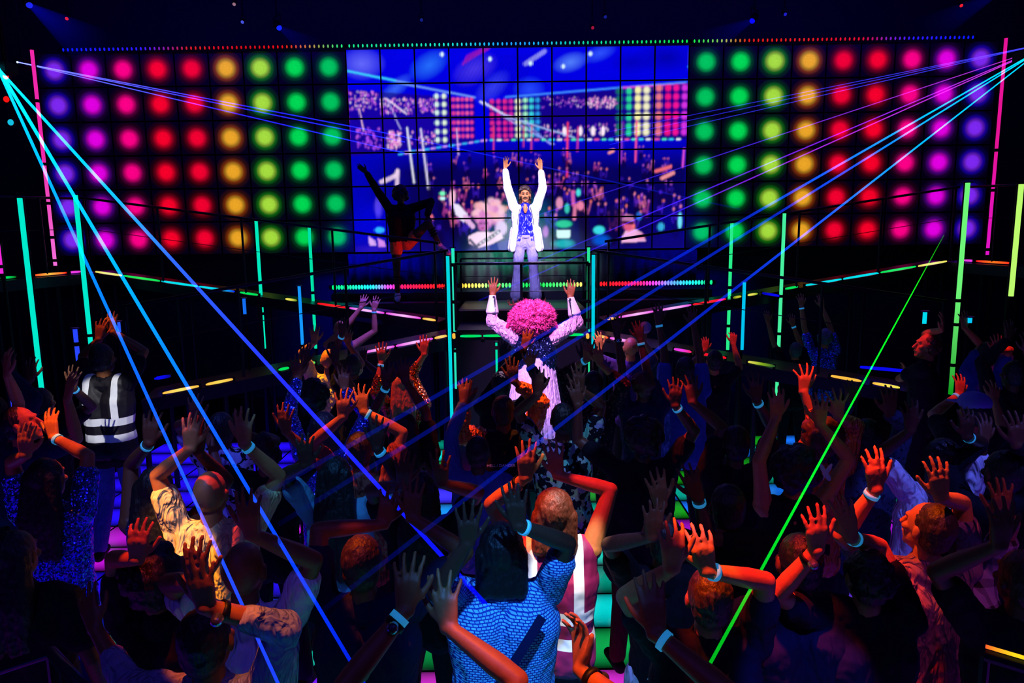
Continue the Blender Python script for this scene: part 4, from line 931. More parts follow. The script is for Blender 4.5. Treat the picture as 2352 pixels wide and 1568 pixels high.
for r, x0, x1, cs, w in ((UL, 220, 281, (YL, (240, 240, 150), YL), 'yellow light bar at the upper left ramp corner'), (UL, 285, 368, (GR, (40, 235, 90), GR), 'green light bar next to the yellow one on the upper left ramp'),
   (UL, 372, 455, (CY, CY, CY), 'cyan light bar on the upper left ramp'), (UL, 458, 540, (CY, (0, 220, 250), BL), 'cyan light bar fading to blue on the upper left ramp'), (UL, 552, 593, (GR, GR, GR), 'short green light bar left of the tall teal tube, upper left ramp'),
   (UL, 656, 683, (YL, YL, (60, 120, 20)), 'short yellow-green light bar between two tubes, upper left ramp'), (UL, 730, 797, (RD, (255, 30, 40), RD), 'red light bar on the upper left ramp'),
   (UL, 803, 883, (MG, PK, MG), 'magenta light bar right of the red one, upper left ramp'), (UL, 887, 967, (MG, PK, MG), 'magenta light bar nearest the centre, upper left ramp'), (UL, 971, 1001, (OR_, (255, 220, 110), OR_), 'short orange light bar at the centre end of the upper left ramp'),
   (UR, 1395, 1413, (OR_, OR_, OR_), 'short orange light bar at the centre end of the upper right ramp'), (UR, 1421, 1503, (MG, PK, MG), 'magenta light bar nearest the centre, upper right ramp'), (UR, 1508, 1587, (MG, PK, MG), 'magenta light bar left of the red one, upper right ramp'),
   (UR, 1591, 1667, (RD, (255, 30, 60), RD), 'red light bar on the upper right ramp'), (UR, 1683, 1702, ((90, 120, 20), (190, 190, 50), (190, 190, 50)), 'dim yellow light bar left of the cyan tube, upper right ramp'), (UR, 1717, 1740, (YL, YL, (90, 160, 20)), 'short yellow light bar right of the cyan tube, upper right ramp'),
   (UR, 1803, 1832, (GR, GR, GR), 'short green light bar right of the tall green tube, upper right ramp'), (UR, 1850, 1932, (CY, CY, CY), 'cyan light bar left of its twin on the upper right ramp'), (UR, 1936, 2018, (CY, CY, CY), 'cyan light bar right of its twin on the upper right ramp'),
   (UR, 2022, 2103, (GR, (40, 235, 110), GR), 'green light bar on the upper right ramp'), (UR, 2108, 2174, (YL, (245, 245, 150), YL), 'yellow light bar at the upper right ramp corner'),
   (FL, -2, 36, (GR, GR, (10, 90, 20)), 'green light bar at the far left edge'), (FL, 74, 152, (RD, OR_, RD), 'red light bar between two cyan tubes at left'), (FL, 156, 184, (MG, MG, MG), 'short magenta light bar at the far left corner'),
   (FR, 2214, 2240, (MG, MG, MG), 'short magenta light bar at the far right corner'), (FR, 2243, 2325, (RD, (255, 120, 30), RD), 'red and orange light bar at the far right'),
   (LLr, 374, 457, (OR_, (255, 230, 110), OR_), 'yellow light bar crossed by a laser, lower left ramp'), (LLr, 473, 535, (OR_, (250, 220, 90), OR_), 'yellow light bar right of the laser, lower left ramp'), (LLr, 640, 664, (GR, GR, GR), 'green light bar left of the slim blue tube, lower left ramp'), (LLr, 704, 724, (GR, YL, GR), 'short green light bar right of the slim blue tube, lower left ramp'),
   (LLr, 838, 906, (MG, PK, MG), 'left magenta light bar of the lower left ramp'), (LLr, 909, 994, (MG, PK, MG), 'right magenta light bar of the lower left ramp'), (LLr, 998, 1027, (OR_, (255, 220, 120), OR_), 'orange light bar at the centre end of the lower left ramp'),
   (LR, 1368, 1397, (OR_, (255, 220, 120), RD), 'orange light bar at the centre end of the lower right ramp'), (LR, 1401, 1446, (MG, PK, MG), 'magenta light bar of the lower right ramp behind raised hands'), (LR, 1548, 1588, (MG, MG, (255, 40, 90)), 'magenta light bar beside the loose blue shirt'),
   (LR, 1597, 1668, (RD, (255, 20, 50), RD), 'red light bar of the lower right ramp'), (LR, 1718, 1780, (YL, (130, 170, 30), (10, 80, 40)), 'yellow light bar fading to green, lower right ramp'), (LR, 1908, 1978, (OR_, OR_, OR_), 'yellow light bar left of the green laser, lower right ramp'), (LR, 2004, 2066, (OR_, (255, 225, 90), YL), 'yellow light bar right of the green laser, lower right ramp')):
    bar(r, x0, x1, cs, w)
CF = Ramp((1046, 772), 7.93, (1352, 768), 7.93)
for x0, x1, w in ((1057, 1106, 'green light bar at the left end of the front step'), (1110, 1170, 'green light bar left of the pink wig on the front step'), (1290, 1340, 'green light bar right of the pink wig on the front step')):
    bar(CF, x0, x1, ((0, 230, 130), GR, (0, 230, 120)), w)
for x0, w in ((1040, 'small orange light block left of the front step'), (1347, 'small orange light block right of the front step')): 
    r_ = Ramp((x0-6, 772), 7.9, (x0+12, 771), 7.9); bar(r_, x0-1, x0+6, (OR_, OR_, OR_), w, .034)
B1 = Ramp((350, 870), 7.6, (420, 858), 7.8); bar(B1, 354, 392, (BL, BL, (10, 10, 120)), 'dim blue light bar above the yellow ones, lower left ramp', .02)
B2 = Ramp((2095, 853), 7.6, (1970, 842), 7.8); bar(B2, 1975, 2088, (BL, BL, BL), 'long deep blue light bar behind the green laser', .02)
B3 = Ramp((1745, 672), 9.2, (1795, 680), 9.2); bar(B3, 1750, 1790, ((5, 5, 160), BL, BL), 'short blue light bar left of the tall green tube', .018)
def deck(r, wd, label, th=.14, back=True):
    a, b_ = r.a.copy(), r.b.copy(); c = a.copy(); bm = bmesh.new(); y = Vector((0, wd*(1 if back else -1)*.5 + .03, -.02-th/2))
    prism(bm, a-c+y, b_-c+y, wd, th); n = 4
    for k in range(n+1):
        q = a.lerp(b_, (k+.1)/(n+.2))
        for dy in (.08, wd-.06):
            p = q - c + Vector((0, dy*(1 if back else -1), 0)); tube(bm, [p + Vector((0, 0, -.1-th/2)), p + Vector((0, 0, -q.z))], .03, 8)
    o = obj('walkway', bm, STEEL); o.location = c; tag(o, label, 'walkway')
deck(UL, .5, 'black upper left walkway on slim legs, rising to the left corner'); deck(UR, .5, 'black upper right walkway on slim legs, rising to the right corner')
deck(LLr, .7, 'black lower left walkway behind the dancing crowd'); deck(LR, .7, 'black lower right walkway behind the dancing crowd')
deck(FL, .5, 'black side walkway at the far left'); deck(FR, .5, 'black side walkway at the far right')
def rail(pts, posts, label, hgt=1.0, r=.017, name='handrail'):
    c = Vector(pts[0]); root = empty(name, c - Vector((0, 0, hgt)), label, 'handrail')
    bm = bmesh.new(); tube(bm, pts, r, 8); smooth(obj('top_rail', bm, STEEL, root))
    bm = bmesh.new(); tube(bm, [Vector(p) - Vector((0, 0, hgt*.42)) for p in pts], .005, 6); smooth(obj('wire', bm, STEEL, root))
    for p in posts: 
        p = Vector(p); bm = bmesh.new(); tube(bm, [p, p - Vector((0, 0, hgt))], .016, 8); obj('post', bm, STEEL, root)
def ramp_rail(r, h, ts, label, off=0.0):
    a = r.a + Vector((0, off, h)); b_ = r.b + Vector((0, off, h)); rail([a, a.lerp(b_, .5), b_], [a.lerp(b_, t) for t in ts], label, h)
ramp_rail(UL, 1.02, (0.01, .23, .47, .72, .99), 'dark handrail with posts crossing the lowest dots of the left LED wall'); ramp_rail(UR, 1.02, (0.01, .23, .47, .72, .99), 'dark handrail with posts crossing the lowest dots of the right LED wall')
ramp_rail(LLr, .98, (.01, .33, .66, .99), 'dark handrail of the lower left walkway, crossing the teal bulbs'); ramp_rail(LR, .98, (.01, .33, .66, .99), 'dark handrail of the lower right walkway, crossing the teal bulbs')
ramp_rail(FL, 1.02, (.3, .7), 'dark handrail at the far left edge'); ramp_rail(FR, 1.02, (.3, .7), 'dark handrail at the far right edge')
a = at(1044, 606, 7.95); b_ = at(1352, 603, 7.95); rail([a, b_], [a, a.lerp(b_, .497), b_], 'black handrail in front of the singer with one post in the middle', a.z - zF)
a = at(1058, 594, 10.2); b_ = at(1340, 591, 10.2); rail([a, b_], [a, b_], 'thin blue-lit rail behind the singer', a.z - zL, .012)
# near railings at the very bottom
r0 = at(-30, 1545, 1.9); r1 = at(118, 1497, 1.95); r2 = at(200, 1590, 1.65)
root = empty('handrail', r1 - Vector((0, 0, 1.0)), 'dark balcony rail corner with a red reflection at the bottom left', 'handrail')
bm = bmesh.new(); tube(bm, [r0, r1, r2], .018, 10); smooth(obj('top_rail', bm, cloth('gloss_black_rail', (60, 50, 60), .3, .4, fold=0), root)); bm = bmesh.new(); tube(bm, [r1, r1 - Vector((0, 0, r1.z))], .016, 8); obj('post', bm, STEEL, root)
a = at(2264, 1484, 2.0); b_ = at(2400, 1524, 1.9)
root = empty('light_bar', a, 'bright yellow light tube on the rail at the bottom right corner', 'light bar'); bm = bmesh.new(); uv_tube(bm, [a, b_], .006); obj('glow_tube', bm, glow('corner_yellow', (255, 90, 40), (255, 215, 30), (255, 215, 30), 1.1), root)
bm = bmesh.new(); dz = Vector((0, .0, -.03)); tube(bm, [a+dz, b_+dz], .02, 8); tube(bm, [a+dz, Vector((a.x, a.y, 0))], .016, 8); obj('rail', bm, STEEL, root)

# ------------------------------------------------------------ upright light tubes
def utube(top, D, ybot, col, label, rad=.026, zb_=None, s=1.0, col2=None, cuts=(), cap=None, back=True):
    a = at(top[0], top[1], D)
    zlo = 0.0 if zb_ is None else zb_
    if ybot is not None:
        lo, hi = -2.0, a.z
        for _ in range(40):
            m_ = (lo+hi)/2
            if proj(Vector((a.x, a.y, m_)))[1] > ybot: lo = m_
            else: hi = m_
        zlo = max(lo, 0.0)
    root = empty('light_tube', (a.x, a.y, 0), label, 'light tube')
    bm = bmesh.new(); uv_tube(bm, [Vector((a.x, a.y, zlo)), Vector((a.x, a.y, a.z))], rad, 12)
    smooth(obj('glow_tube', bm, glow(label[:40], col2 or col, col, col, s), root))
    bm = bmesh.new(); tube(bm, [Vector((a.x, a.y+rad*1.6, 0)), Vector((a.x, a.y+rad*1.6, a.z+.01))], rad*.8, 8); obj('mast', bm, BLK, root)
    bm = bmesh.new(); tube(bm, [Vector((a.x, a.y, a.z)), Vector((a.x, a.y, a.z+.012))], rad*2.0, 12); obj('cap', bm, cloth('violet_metal_cap', (90, 60, 130), .3, .6, fold=0) if cap else BLK, root)
    for yc in cuts:
        lo, hi = 0.0, a.z
        for _ in range(30):
            m_ = (lo+hi)/2
            if proj(Vector((a.x, a.y, m_)))[1] > yc: lo = m_
            else: hi = m_
        bm = bmesh.new(); tube(bm, [Vector((a.x, a.y, lo-.02)), Vector((a.x, a.y, lo+.02))], rad*1.25, 12); obj('collar', bm, BLK, root)
TE = (0, 235, 205); TG = (40, 235, 140)
utube((45, 455), 8.4, 905, TE, 'tall turquoise light tube nearest the left edge', .028)
utube((173, 448), 9.2, 812, TE, 'tall turquoise light tube right of the magenta one, left side', .028, cuts=(770,))
utube((588, 505), 9.6, 800, (0, 235, 190), 'teal light tube over the amber and lime dots, left of its neighbour', .022, cuts=(695, 720))
utube((710, 522), 9.6, 800, (0, 225, 170), 'teal light tube over the green dots, left side', .021, cuts=(672,))
utube((1028, 588), 7.7, 978, (0, 215, 225), 'long cyan light tube at the left corner of the front step', .019)
utube((1040, 570), 8.0, 892, (40, 230, 190), 'sea green light tube just right of the long cyan one', .018, cuts=(608, 693, 765, 805))
utube((1352, 568), 8.0, 860, (40, 230, 150), 'green light tube at the right corner of the front step', .018, cuts=(607, 692, 735, 765, 800, 825))
utube((1363, 585), 7.7, 813, (0, 205, 225), 'cyan light tube just right of the green one, centre', .019)
utube((1681, 512), 9.4, 803, TG, 'green light tube right of the centre, over the lime dots', .022, cuts=(660, 748))
utube((1802, 490), 9.2, 915, (70, 240, 160), 'tall pale green light tube, second of the right side group', .022, cuts=(680, 766))
utube((2223, 420), 8.4, 905, (110, 245, 120), 'tall pale green light tube near the right edge crossed by a violet dot column', .026, cuts=(690, 745, 838), col2=(0, 150, 20))
utube((2346, 423), 7.8, 680, (190, 250, 110), 'yellow-green light tube at the right edge', .026)
utube((687, 657), 7.6, 880, (20, 150, 255), 'slim blue light tube with a flat cap, left of the centre', .017, cap=1, cuts=(795,))
utube((1710, 648), 7.8, 803, (0, 195, 240), 'slim sky blue light tube crossed by a laser, right side', .018, cap=1)
utube((560, 685), 7.9, 721, (20, 110, 240), 'short blue light tube between yellow and green bars, left side', .018, cap=1)
utube((172, 755), 6.8, 870, (40, 70, 255), 'blue light tube beside the reflective vest', .020, cap=1, cuts=(790,))
utube((271, 739), 7.0, 763, (40, 90, 255), 'very short blue light tube right of the vest wearer hands', .020, cap=1)
utube((1140, 786), 7.2, 912, (0, 225, 170), 'thin teal light tube left of the pink-wigged performer', .011, cuts=(798,))
utube((2125, 716), 7.2, 743, (0, 220, 240), 'short cyan light tube behind the tall green tube, right side', .020, cap=1)
utube((2228, 729), 6.8, 741, (0, 200, 250), 'very short cyan light tube above the blue shirt at right', .020, cap=1)
utube((25, 880), 6.4, 948, (50, 60, 240), 'violet-blue light tube at the left edge above the red-lit face', .020)
utube((73, 115), 9.6, 610, (240, 40, 170), 'very tall magenta light tube at the left end of the dot wall', .022, col2=(245, 110, 220), cuts=(232, 377, 467, 545, 598))
utube((2311, 88), 9.6, 585, (230, 20, 150), 'very tall magenta light tube at the right end of the dot wall', .020, col2=(225, 20, 200), cuts=(345, 437, 573))
utube((-6, 560), 8.2, 628, (240, 40, 220), 'magenta light tube cut by the left edge', .025, cuts=(612,))

# ------------------------------------------------------------ laser beams: glowing see-through tubes stand in for lit haze
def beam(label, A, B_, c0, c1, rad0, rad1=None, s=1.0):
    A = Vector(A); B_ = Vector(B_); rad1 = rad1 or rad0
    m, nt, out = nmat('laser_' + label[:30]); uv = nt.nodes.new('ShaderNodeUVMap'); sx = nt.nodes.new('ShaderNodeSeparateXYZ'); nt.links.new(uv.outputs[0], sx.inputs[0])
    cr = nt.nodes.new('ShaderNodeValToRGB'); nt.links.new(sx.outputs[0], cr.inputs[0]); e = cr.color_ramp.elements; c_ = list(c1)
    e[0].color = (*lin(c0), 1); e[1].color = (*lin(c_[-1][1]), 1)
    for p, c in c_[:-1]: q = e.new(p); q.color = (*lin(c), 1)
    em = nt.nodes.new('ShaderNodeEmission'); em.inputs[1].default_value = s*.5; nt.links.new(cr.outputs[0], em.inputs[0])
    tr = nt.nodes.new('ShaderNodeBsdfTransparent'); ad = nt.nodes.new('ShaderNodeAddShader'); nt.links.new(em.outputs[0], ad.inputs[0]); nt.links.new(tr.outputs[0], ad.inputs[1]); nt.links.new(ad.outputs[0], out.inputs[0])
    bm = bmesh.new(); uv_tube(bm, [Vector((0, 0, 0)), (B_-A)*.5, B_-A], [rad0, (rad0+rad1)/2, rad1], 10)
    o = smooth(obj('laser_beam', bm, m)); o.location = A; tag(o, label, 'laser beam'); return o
CYB, DB, FB = (10, 215, 255), (20, 60, 255), (0, 0, 110)
LS = at(-8, 150, 8.2)
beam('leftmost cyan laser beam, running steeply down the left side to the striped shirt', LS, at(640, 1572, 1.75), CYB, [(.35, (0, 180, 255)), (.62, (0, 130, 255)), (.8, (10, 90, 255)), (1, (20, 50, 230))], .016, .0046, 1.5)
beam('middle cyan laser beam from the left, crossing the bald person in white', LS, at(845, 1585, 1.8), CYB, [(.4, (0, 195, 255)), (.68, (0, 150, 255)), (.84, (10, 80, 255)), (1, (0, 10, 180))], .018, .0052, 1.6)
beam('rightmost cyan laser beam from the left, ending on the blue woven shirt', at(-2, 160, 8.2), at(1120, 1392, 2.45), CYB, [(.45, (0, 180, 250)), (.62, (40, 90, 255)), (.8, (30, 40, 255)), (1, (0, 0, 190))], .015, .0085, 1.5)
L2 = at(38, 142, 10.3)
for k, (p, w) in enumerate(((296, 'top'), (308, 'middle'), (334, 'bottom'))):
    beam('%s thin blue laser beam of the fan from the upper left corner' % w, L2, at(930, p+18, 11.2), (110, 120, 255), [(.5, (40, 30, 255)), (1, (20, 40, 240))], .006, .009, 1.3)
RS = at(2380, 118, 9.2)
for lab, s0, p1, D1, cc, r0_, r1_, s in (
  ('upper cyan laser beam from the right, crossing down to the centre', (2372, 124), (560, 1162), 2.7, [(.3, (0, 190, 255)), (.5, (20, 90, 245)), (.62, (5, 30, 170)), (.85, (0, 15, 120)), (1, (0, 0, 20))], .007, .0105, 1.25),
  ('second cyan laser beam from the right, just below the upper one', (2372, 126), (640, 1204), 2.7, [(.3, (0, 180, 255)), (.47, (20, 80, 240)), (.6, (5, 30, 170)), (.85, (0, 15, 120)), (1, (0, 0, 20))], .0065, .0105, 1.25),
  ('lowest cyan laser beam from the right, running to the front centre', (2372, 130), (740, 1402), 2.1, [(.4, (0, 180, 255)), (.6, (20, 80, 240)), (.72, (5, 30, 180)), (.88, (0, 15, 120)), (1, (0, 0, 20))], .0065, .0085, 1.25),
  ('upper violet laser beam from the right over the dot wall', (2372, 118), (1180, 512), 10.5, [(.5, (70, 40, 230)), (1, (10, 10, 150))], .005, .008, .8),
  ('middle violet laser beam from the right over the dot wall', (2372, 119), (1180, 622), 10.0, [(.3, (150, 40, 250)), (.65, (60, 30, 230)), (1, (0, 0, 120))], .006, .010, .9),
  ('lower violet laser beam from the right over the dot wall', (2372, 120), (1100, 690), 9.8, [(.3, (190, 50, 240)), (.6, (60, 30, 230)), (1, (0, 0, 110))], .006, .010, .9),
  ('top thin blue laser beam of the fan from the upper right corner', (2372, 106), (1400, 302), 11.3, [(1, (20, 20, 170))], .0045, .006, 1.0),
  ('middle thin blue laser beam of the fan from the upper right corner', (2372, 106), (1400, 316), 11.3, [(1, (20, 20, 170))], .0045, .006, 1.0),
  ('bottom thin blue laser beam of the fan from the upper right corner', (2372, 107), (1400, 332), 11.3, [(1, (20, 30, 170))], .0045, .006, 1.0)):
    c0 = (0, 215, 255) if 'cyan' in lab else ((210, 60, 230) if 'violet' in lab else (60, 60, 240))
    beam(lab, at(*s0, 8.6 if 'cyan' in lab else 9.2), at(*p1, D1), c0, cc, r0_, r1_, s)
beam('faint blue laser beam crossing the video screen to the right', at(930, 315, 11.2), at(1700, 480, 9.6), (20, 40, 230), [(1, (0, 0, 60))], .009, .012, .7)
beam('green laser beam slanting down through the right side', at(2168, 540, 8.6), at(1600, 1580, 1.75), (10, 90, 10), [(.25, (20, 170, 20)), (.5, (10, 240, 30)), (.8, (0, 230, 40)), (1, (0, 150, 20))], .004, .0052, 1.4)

# ------------------------------------------------------------ stage lights up in the dark
def fixture(px, py, D, col, label, sz=.09, aim=(0, -.5, -1), cone=None):
    p = at(px, py, D); aim = Vector(aim).normalized(); root = empty('stage_light', p, label, 'stage light')
    bm = bmesh.new(); tube(bm, [p - aim*sz*2.2, p - aim*sz*1.9, p - aim*sz*.2, p + aim*.01], [sz*.5, sz*.9, sz*1.05, sz*.98], 16); smooth(obj('lamp_body', bm, BLK, root))
    bm = bmesh.new(); u = aim.cross(Vector((0, 1, .1))).normalized()
    for sgn in (-1, 1): prism(bm, p - aim*sz + u*sgn*sz*1.2, p - aim*sz + u*sgn*sz*1.2 + Vector((0, 0, sz*2.4)), sz*.25, sz*.4, up=Vector((0, 1, 0)))
    prism(bm, p - aim*sz + u*sz*-1.3 + Vector((0, 0, sz*2.4)), p - aim*sz + u*sz*1.3 + Vector((0, 0, sz*2.4)), sz*.4, sz*.3); obj('yoke', bm, BLK, root)
    bm = bmesh.new(); q_ = p - aim*sz + Vector((0, 0, sz*2.4)); tube(bm, [q_, Vector((q_.x, q_.y, 7.4))], .012, 6); obj('hanger', bm, BLK, root)
    bm = bmesh.new(); ellipsoid(bm, p + aim*.012, Matrix.Identity(3), sz*.8, sz*.8, sz*.8); obj('lens', bm, emis('lens_%d_%d_%d' % col, col, 1.0), root)
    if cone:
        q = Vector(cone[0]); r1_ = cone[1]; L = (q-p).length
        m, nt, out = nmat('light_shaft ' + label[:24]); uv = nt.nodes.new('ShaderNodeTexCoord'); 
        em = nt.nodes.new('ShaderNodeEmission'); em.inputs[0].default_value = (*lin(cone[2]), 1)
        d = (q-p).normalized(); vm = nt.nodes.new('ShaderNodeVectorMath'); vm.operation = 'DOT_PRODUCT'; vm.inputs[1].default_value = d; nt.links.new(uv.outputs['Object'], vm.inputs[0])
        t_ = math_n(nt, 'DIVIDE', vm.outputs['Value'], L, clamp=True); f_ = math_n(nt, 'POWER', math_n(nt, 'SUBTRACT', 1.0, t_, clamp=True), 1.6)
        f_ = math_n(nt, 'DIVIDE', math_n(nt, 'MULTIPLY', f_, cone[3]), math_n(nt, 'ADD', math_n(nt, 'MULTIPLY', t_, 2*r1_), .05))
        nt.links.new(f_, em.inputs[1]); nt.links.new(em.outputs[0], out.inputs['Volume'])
        bm = bmesh.new(); tube(bm, [p + d*.05, q], [sz*.7, r1_], 24); o = smooth(obj('light_shaft', bm, m, root)); o['label'] = 'hazy blue shaft of light'  # shaft is a cone of emissive volume, fading outward, not lit haze
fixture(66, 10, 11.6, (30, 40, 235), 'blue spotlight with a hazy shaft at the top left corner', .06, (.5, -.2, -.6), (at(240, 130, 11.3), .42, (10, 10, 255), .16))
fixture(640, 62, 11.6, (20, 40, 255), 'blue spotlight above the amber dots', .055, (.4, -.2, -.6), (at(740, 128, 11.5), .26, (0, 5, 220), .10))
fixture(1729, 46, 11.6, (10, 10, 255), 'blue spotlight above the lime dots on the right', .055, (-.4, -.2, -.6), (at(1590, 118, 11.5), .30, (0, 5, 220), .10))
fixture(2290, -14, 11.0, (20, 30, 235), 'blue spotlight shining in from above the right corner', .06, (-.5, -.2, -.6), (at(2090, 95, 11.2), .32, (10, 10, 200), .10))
for px, py, c, l_ in ((154, 42, (230, 30, 25), 'small red lamp near the top left'), (538, 9, (150, 110, 130), 'tiny pale lamp at the top, left of centre'), (557, 50, (70, 80, 220), 'tiny blue lamp below the pale one at the top'), (968, 45, (20, 30, 130), 'tiny dark blue lamp left of the top centre'), (1390, 38, (20, 30, 140), 'tiny dark blue lamp right of the top centre'), (1361, 63, (160, 20, 60), 'tiny red lamp above the top LED string'), (1803, 32, (30, 30, 200), 'small blue lamp right of the blue spotlight on the right'), (2207, 12, (240, 30, 30), 'small red lamp near the top right')):
    fixture(px, py, 11.7, c, l_, .032, (.1, -.7, -.6))
for px, py, c, l_ in ((14, 175, (240, 30, 30), 'round red lamp at the left edge where the lasers start'), (15, 228, (240, 20, 20), 'round red lamp below the laser source'), (25, 281, (20, 190, 225), 'round cyan lamp at the left edge')):
    p = at(px, py, 9.9); root = empty('indicator_lamp', p, l_, 'lamp'); bm = bmesh.new(); tube(bm, [p + Vector((0, .05, 0)), p], .05, 20); obj('housing', bm, BLK, root); bm = bmesh.new(); tube(bm, [p + Vector((0, .05, 0)), Vector((p.x, p.y+.05, 7.4))], .01, 6); obj('hanger', bm, BLK, root)
    bm = bmesh.new(); ellipsoid(bm, p + Vector((0, -.004, 0)), Matrix.Identity(3), .042, .02, .042); obj('lens', bm, emis('ind_%d' % py, c, 1), root)
# the lamps the lasers come from
for p, l_ in ((LS, 'black laser projector at the left edge'), (L2, 'black laser projector in the upper left corner'), (at(2374, 122, 8.65), 'black laser projector at the right edge')):
    root = empty('laser_projector', p + Vector((0, .1, 0)), l_, 'laser projector'); bm = bmesh.new(); box(bm, p + Vector((-.09, .02, -.06)), p + Vector((.09, .24, .06)), .01); obj('case', bm, BLK, root); bm = bmesh.new(); tube(bm, [p + Vector((0, .13, .05)), Vector((p.x, p.y+.13, 7.4))], .012, 6); obj('hanger', bm, BLK, root)
    bm = bmesh.new(); ellipsoid(bm, p + Vector((0, .018, 0)), Matrix.Identity(3), .014, .01, .014); obj('aperture', bm, emis('laser_aperture', (190, 230, 255), 1.5), root)
# ------------------------------------------------------------ the performers
WHJ = cloth('white_jacket_cloth', (240, 236, 245), .6, fold=.5); SATB = cloth('blue_satin', (20, 24, 175), .3, fold=.8, spec=.6); LAV = cloth('lavender_trouser_cloth', (150, 140, 190), .5, fold=.5)
# singer
hc = at(1206, 447, SGD)
feet_z = at(1206, 700, SGD).z
feet_z = zL
g = Fig(hc, feet_z, 180, None)
s = g.s
for sd, px, el in ((1, (1161, 375), (1166, 425)), (-1, (1241, 378), (1248, 425))):
    g.arm(sd, at(px[0], px[1], SGD-.05), pole=at(el[0]+(-20 if sd == 1 else 20), el[1], SGD), hd=(Vector((.08*(-sd)*-1, .05, 1))).normalized(), curl=.10, face=Vector((.55*sd, -.75, 0)), spread=1.3 if sd == 1 else .5)
for sd in (-1, 1): g.legs[sd] = (g.P(.095*sd, 0, .93), g.P(.12*sd, .03, .50), g.P(.15*sd, .02, .085))
SING = empty('person', g.B, 'singer in open white jacket, blue shirt and lavender trousers, arms raised on the platform', 'person')
obj('body', g.body(.0055), SK['pale'], SING)
def fp(x, y, z): return g.hc + (g.r*x + g.f*y + g.u*z)*s
bm = bmesh.new(); I3 = Matrix((g.r, g.f, g.u)).transposed()
ellipsoid(bm, fp(0, -.03, .05), I3, .094*s, .096*s, .098*s); ellipsoid(bm, fp(.01, .03, .098), I3, .078*s, .066*s, .042*s)
for x in (-.074, .076): capsule(bm, fp(x, -.01, .05), fp(x*1.1, -.025, -.06), .022*s, .015*s)
for q in range(9): t = -.06 + q*.016; capsule(bm, fp(t*.7, .045, .112), fp(t*1.15+.012, .078, .078 - abs(t)*.3), .018*s, .009*s)
for x in (-.06, -.02, .02, .06): capsule(bm, fp(x, -.06, 0), fp(x*1.1, -.075, -.13), .04*s, .026*s)
obj('hair', fuse('hair', bm, .006, 1, (.008, .02)), HAIR['brown'], SING)
bm = bmesh.new()
for sx_ in (-1, 1): capsule(bm, fp(.004*sx_, .106, -.043), fp(.034*sx_, .092, -.056), .0085*s, .006*s)
obj('moustache', fuse('moustache', bm, .003, 1), HAIR['brown'], SING)
bm = bmesh.new()
for sx_ in (-1, 1): capsule(bm, fp(.018*sx_, .087, .002), fp(.044*sx_, .080, .001), .0042*s, .0036*s, 8); capsule(bm, fp(.015*sx_, .092, .024), fp(.048*sx_, .080, .024), .0045*s, .003*s, 8)
capsule(bm, fp(-.016, .096, -.066), fp(.016, .096, -.066), .004*s, .004*s, 8); obj('eyes_and_brows', bm, HAIR['brown'], SING)
obj('shirt', fuse('shirt', g.top_bm('none', grow=.008, hem=.93, collar=True), .008, 2, (.012, .05)), SATB, SING)
bm = bmesh.new(); ellipsoid(bm, g.P(0, .105, 1.42), I3, .032*s, .02*s, .07*s); obj('chest', bm, SK['pale'], SING)['label'] = 'open neck of the shirt'
# jacket: back, two fronts, sleeves
bm = bmesh.new()
for sd in (-1, 1):
    for (a, b_, ra, rb) in (((.10*sd, -.035, .86), (.09*sd, -.03, 1.10), .115, .108), ((.09*sd, -.03, 1.10), (.105*sd, -.02, 1.30), .108, .112), ((.105*sd, -.02, 1.30), (.15*sd, -.01, 1.43), .108, .075)): capsule(bm, g.P(*a), g.P(*b_), ra*s, rb*s)
    for (a, b_, ra, rb) in (((.20*sd, .10, .82), (.17*sd, .085, 1.05), .052, .050), ((.165*sd, .085, 1.05), (.135*sd, .085, 1.30), .050, .052), ((.135*sd, .085, 1.30), (.10*sd, .04, 1.44), .050, .045), ((.215*sd, .03, .83), (.18*sd, .02, 1.1), .064, .06)): capsule(bm, g.P(*a), g.P(*b_), ra*s, rb*s)
    A = g.arms[sd]; capsule(bm, g.P(.12*sd, 0, 1.40), A['S'], .085*s, .078*s); capsule(bm, A['S'], A['E'], .078*s, .066*s); capsule(bm, A['E'], A['E'].lerp(A['W'], .84), .066*s, .050*s)
obj('jacket', fuse('jacket', bm, .008, 2, (.012, .06)), WHJ, SING)
bm = bmesh.new()
for sd in (-1, 1): tube(bm, [g.P(.075*sd, .105, 1.44), g.P(.105*sd, .140, 1.32), g.P(.125*sd, .142, 1.18)], .0045*s, 6)
obj('lapel_piping', bm, cloth('dark_piping', (20, 20, 30), fold=0), SING)
bm = bmesh.new()
for sd in (-1, 1): 
    a = g.P(.155*sd, .135, .99); b_ = g.P(.235*sd, .10, .97); prism(bm, a, b_, .012, .045*s)
obj('pocket_flap', fuse('flap', bm, .006, 1), WHJ, SING)
obj('trousers', fuse('trousers', g.bottom_bm(grow=.014, flare=.04), .009, 2, (.010, .05)), LAV, SING)
ring('belt', g.P(0, 0, 1.0), Vector((0, 0, 1)), .155*s, .045, .012, LAV, SING, g.r, .74)
for sd in (-1, 1):
    A = g.arms[sd]; ax = (A['E']-A['W']).normalized(); ring('bracelet', A['W'] + ax*.022*s, ax, .033*s, .016, .006, WSTRAP, SING, A['l'])
for sd in (-1, 1): smooth(obj('shoe', fuse('shoe', g.shoe_bm(sd), .01, 1), cloth('cream_shoe', (200, 195, 210), fold=0), SING))

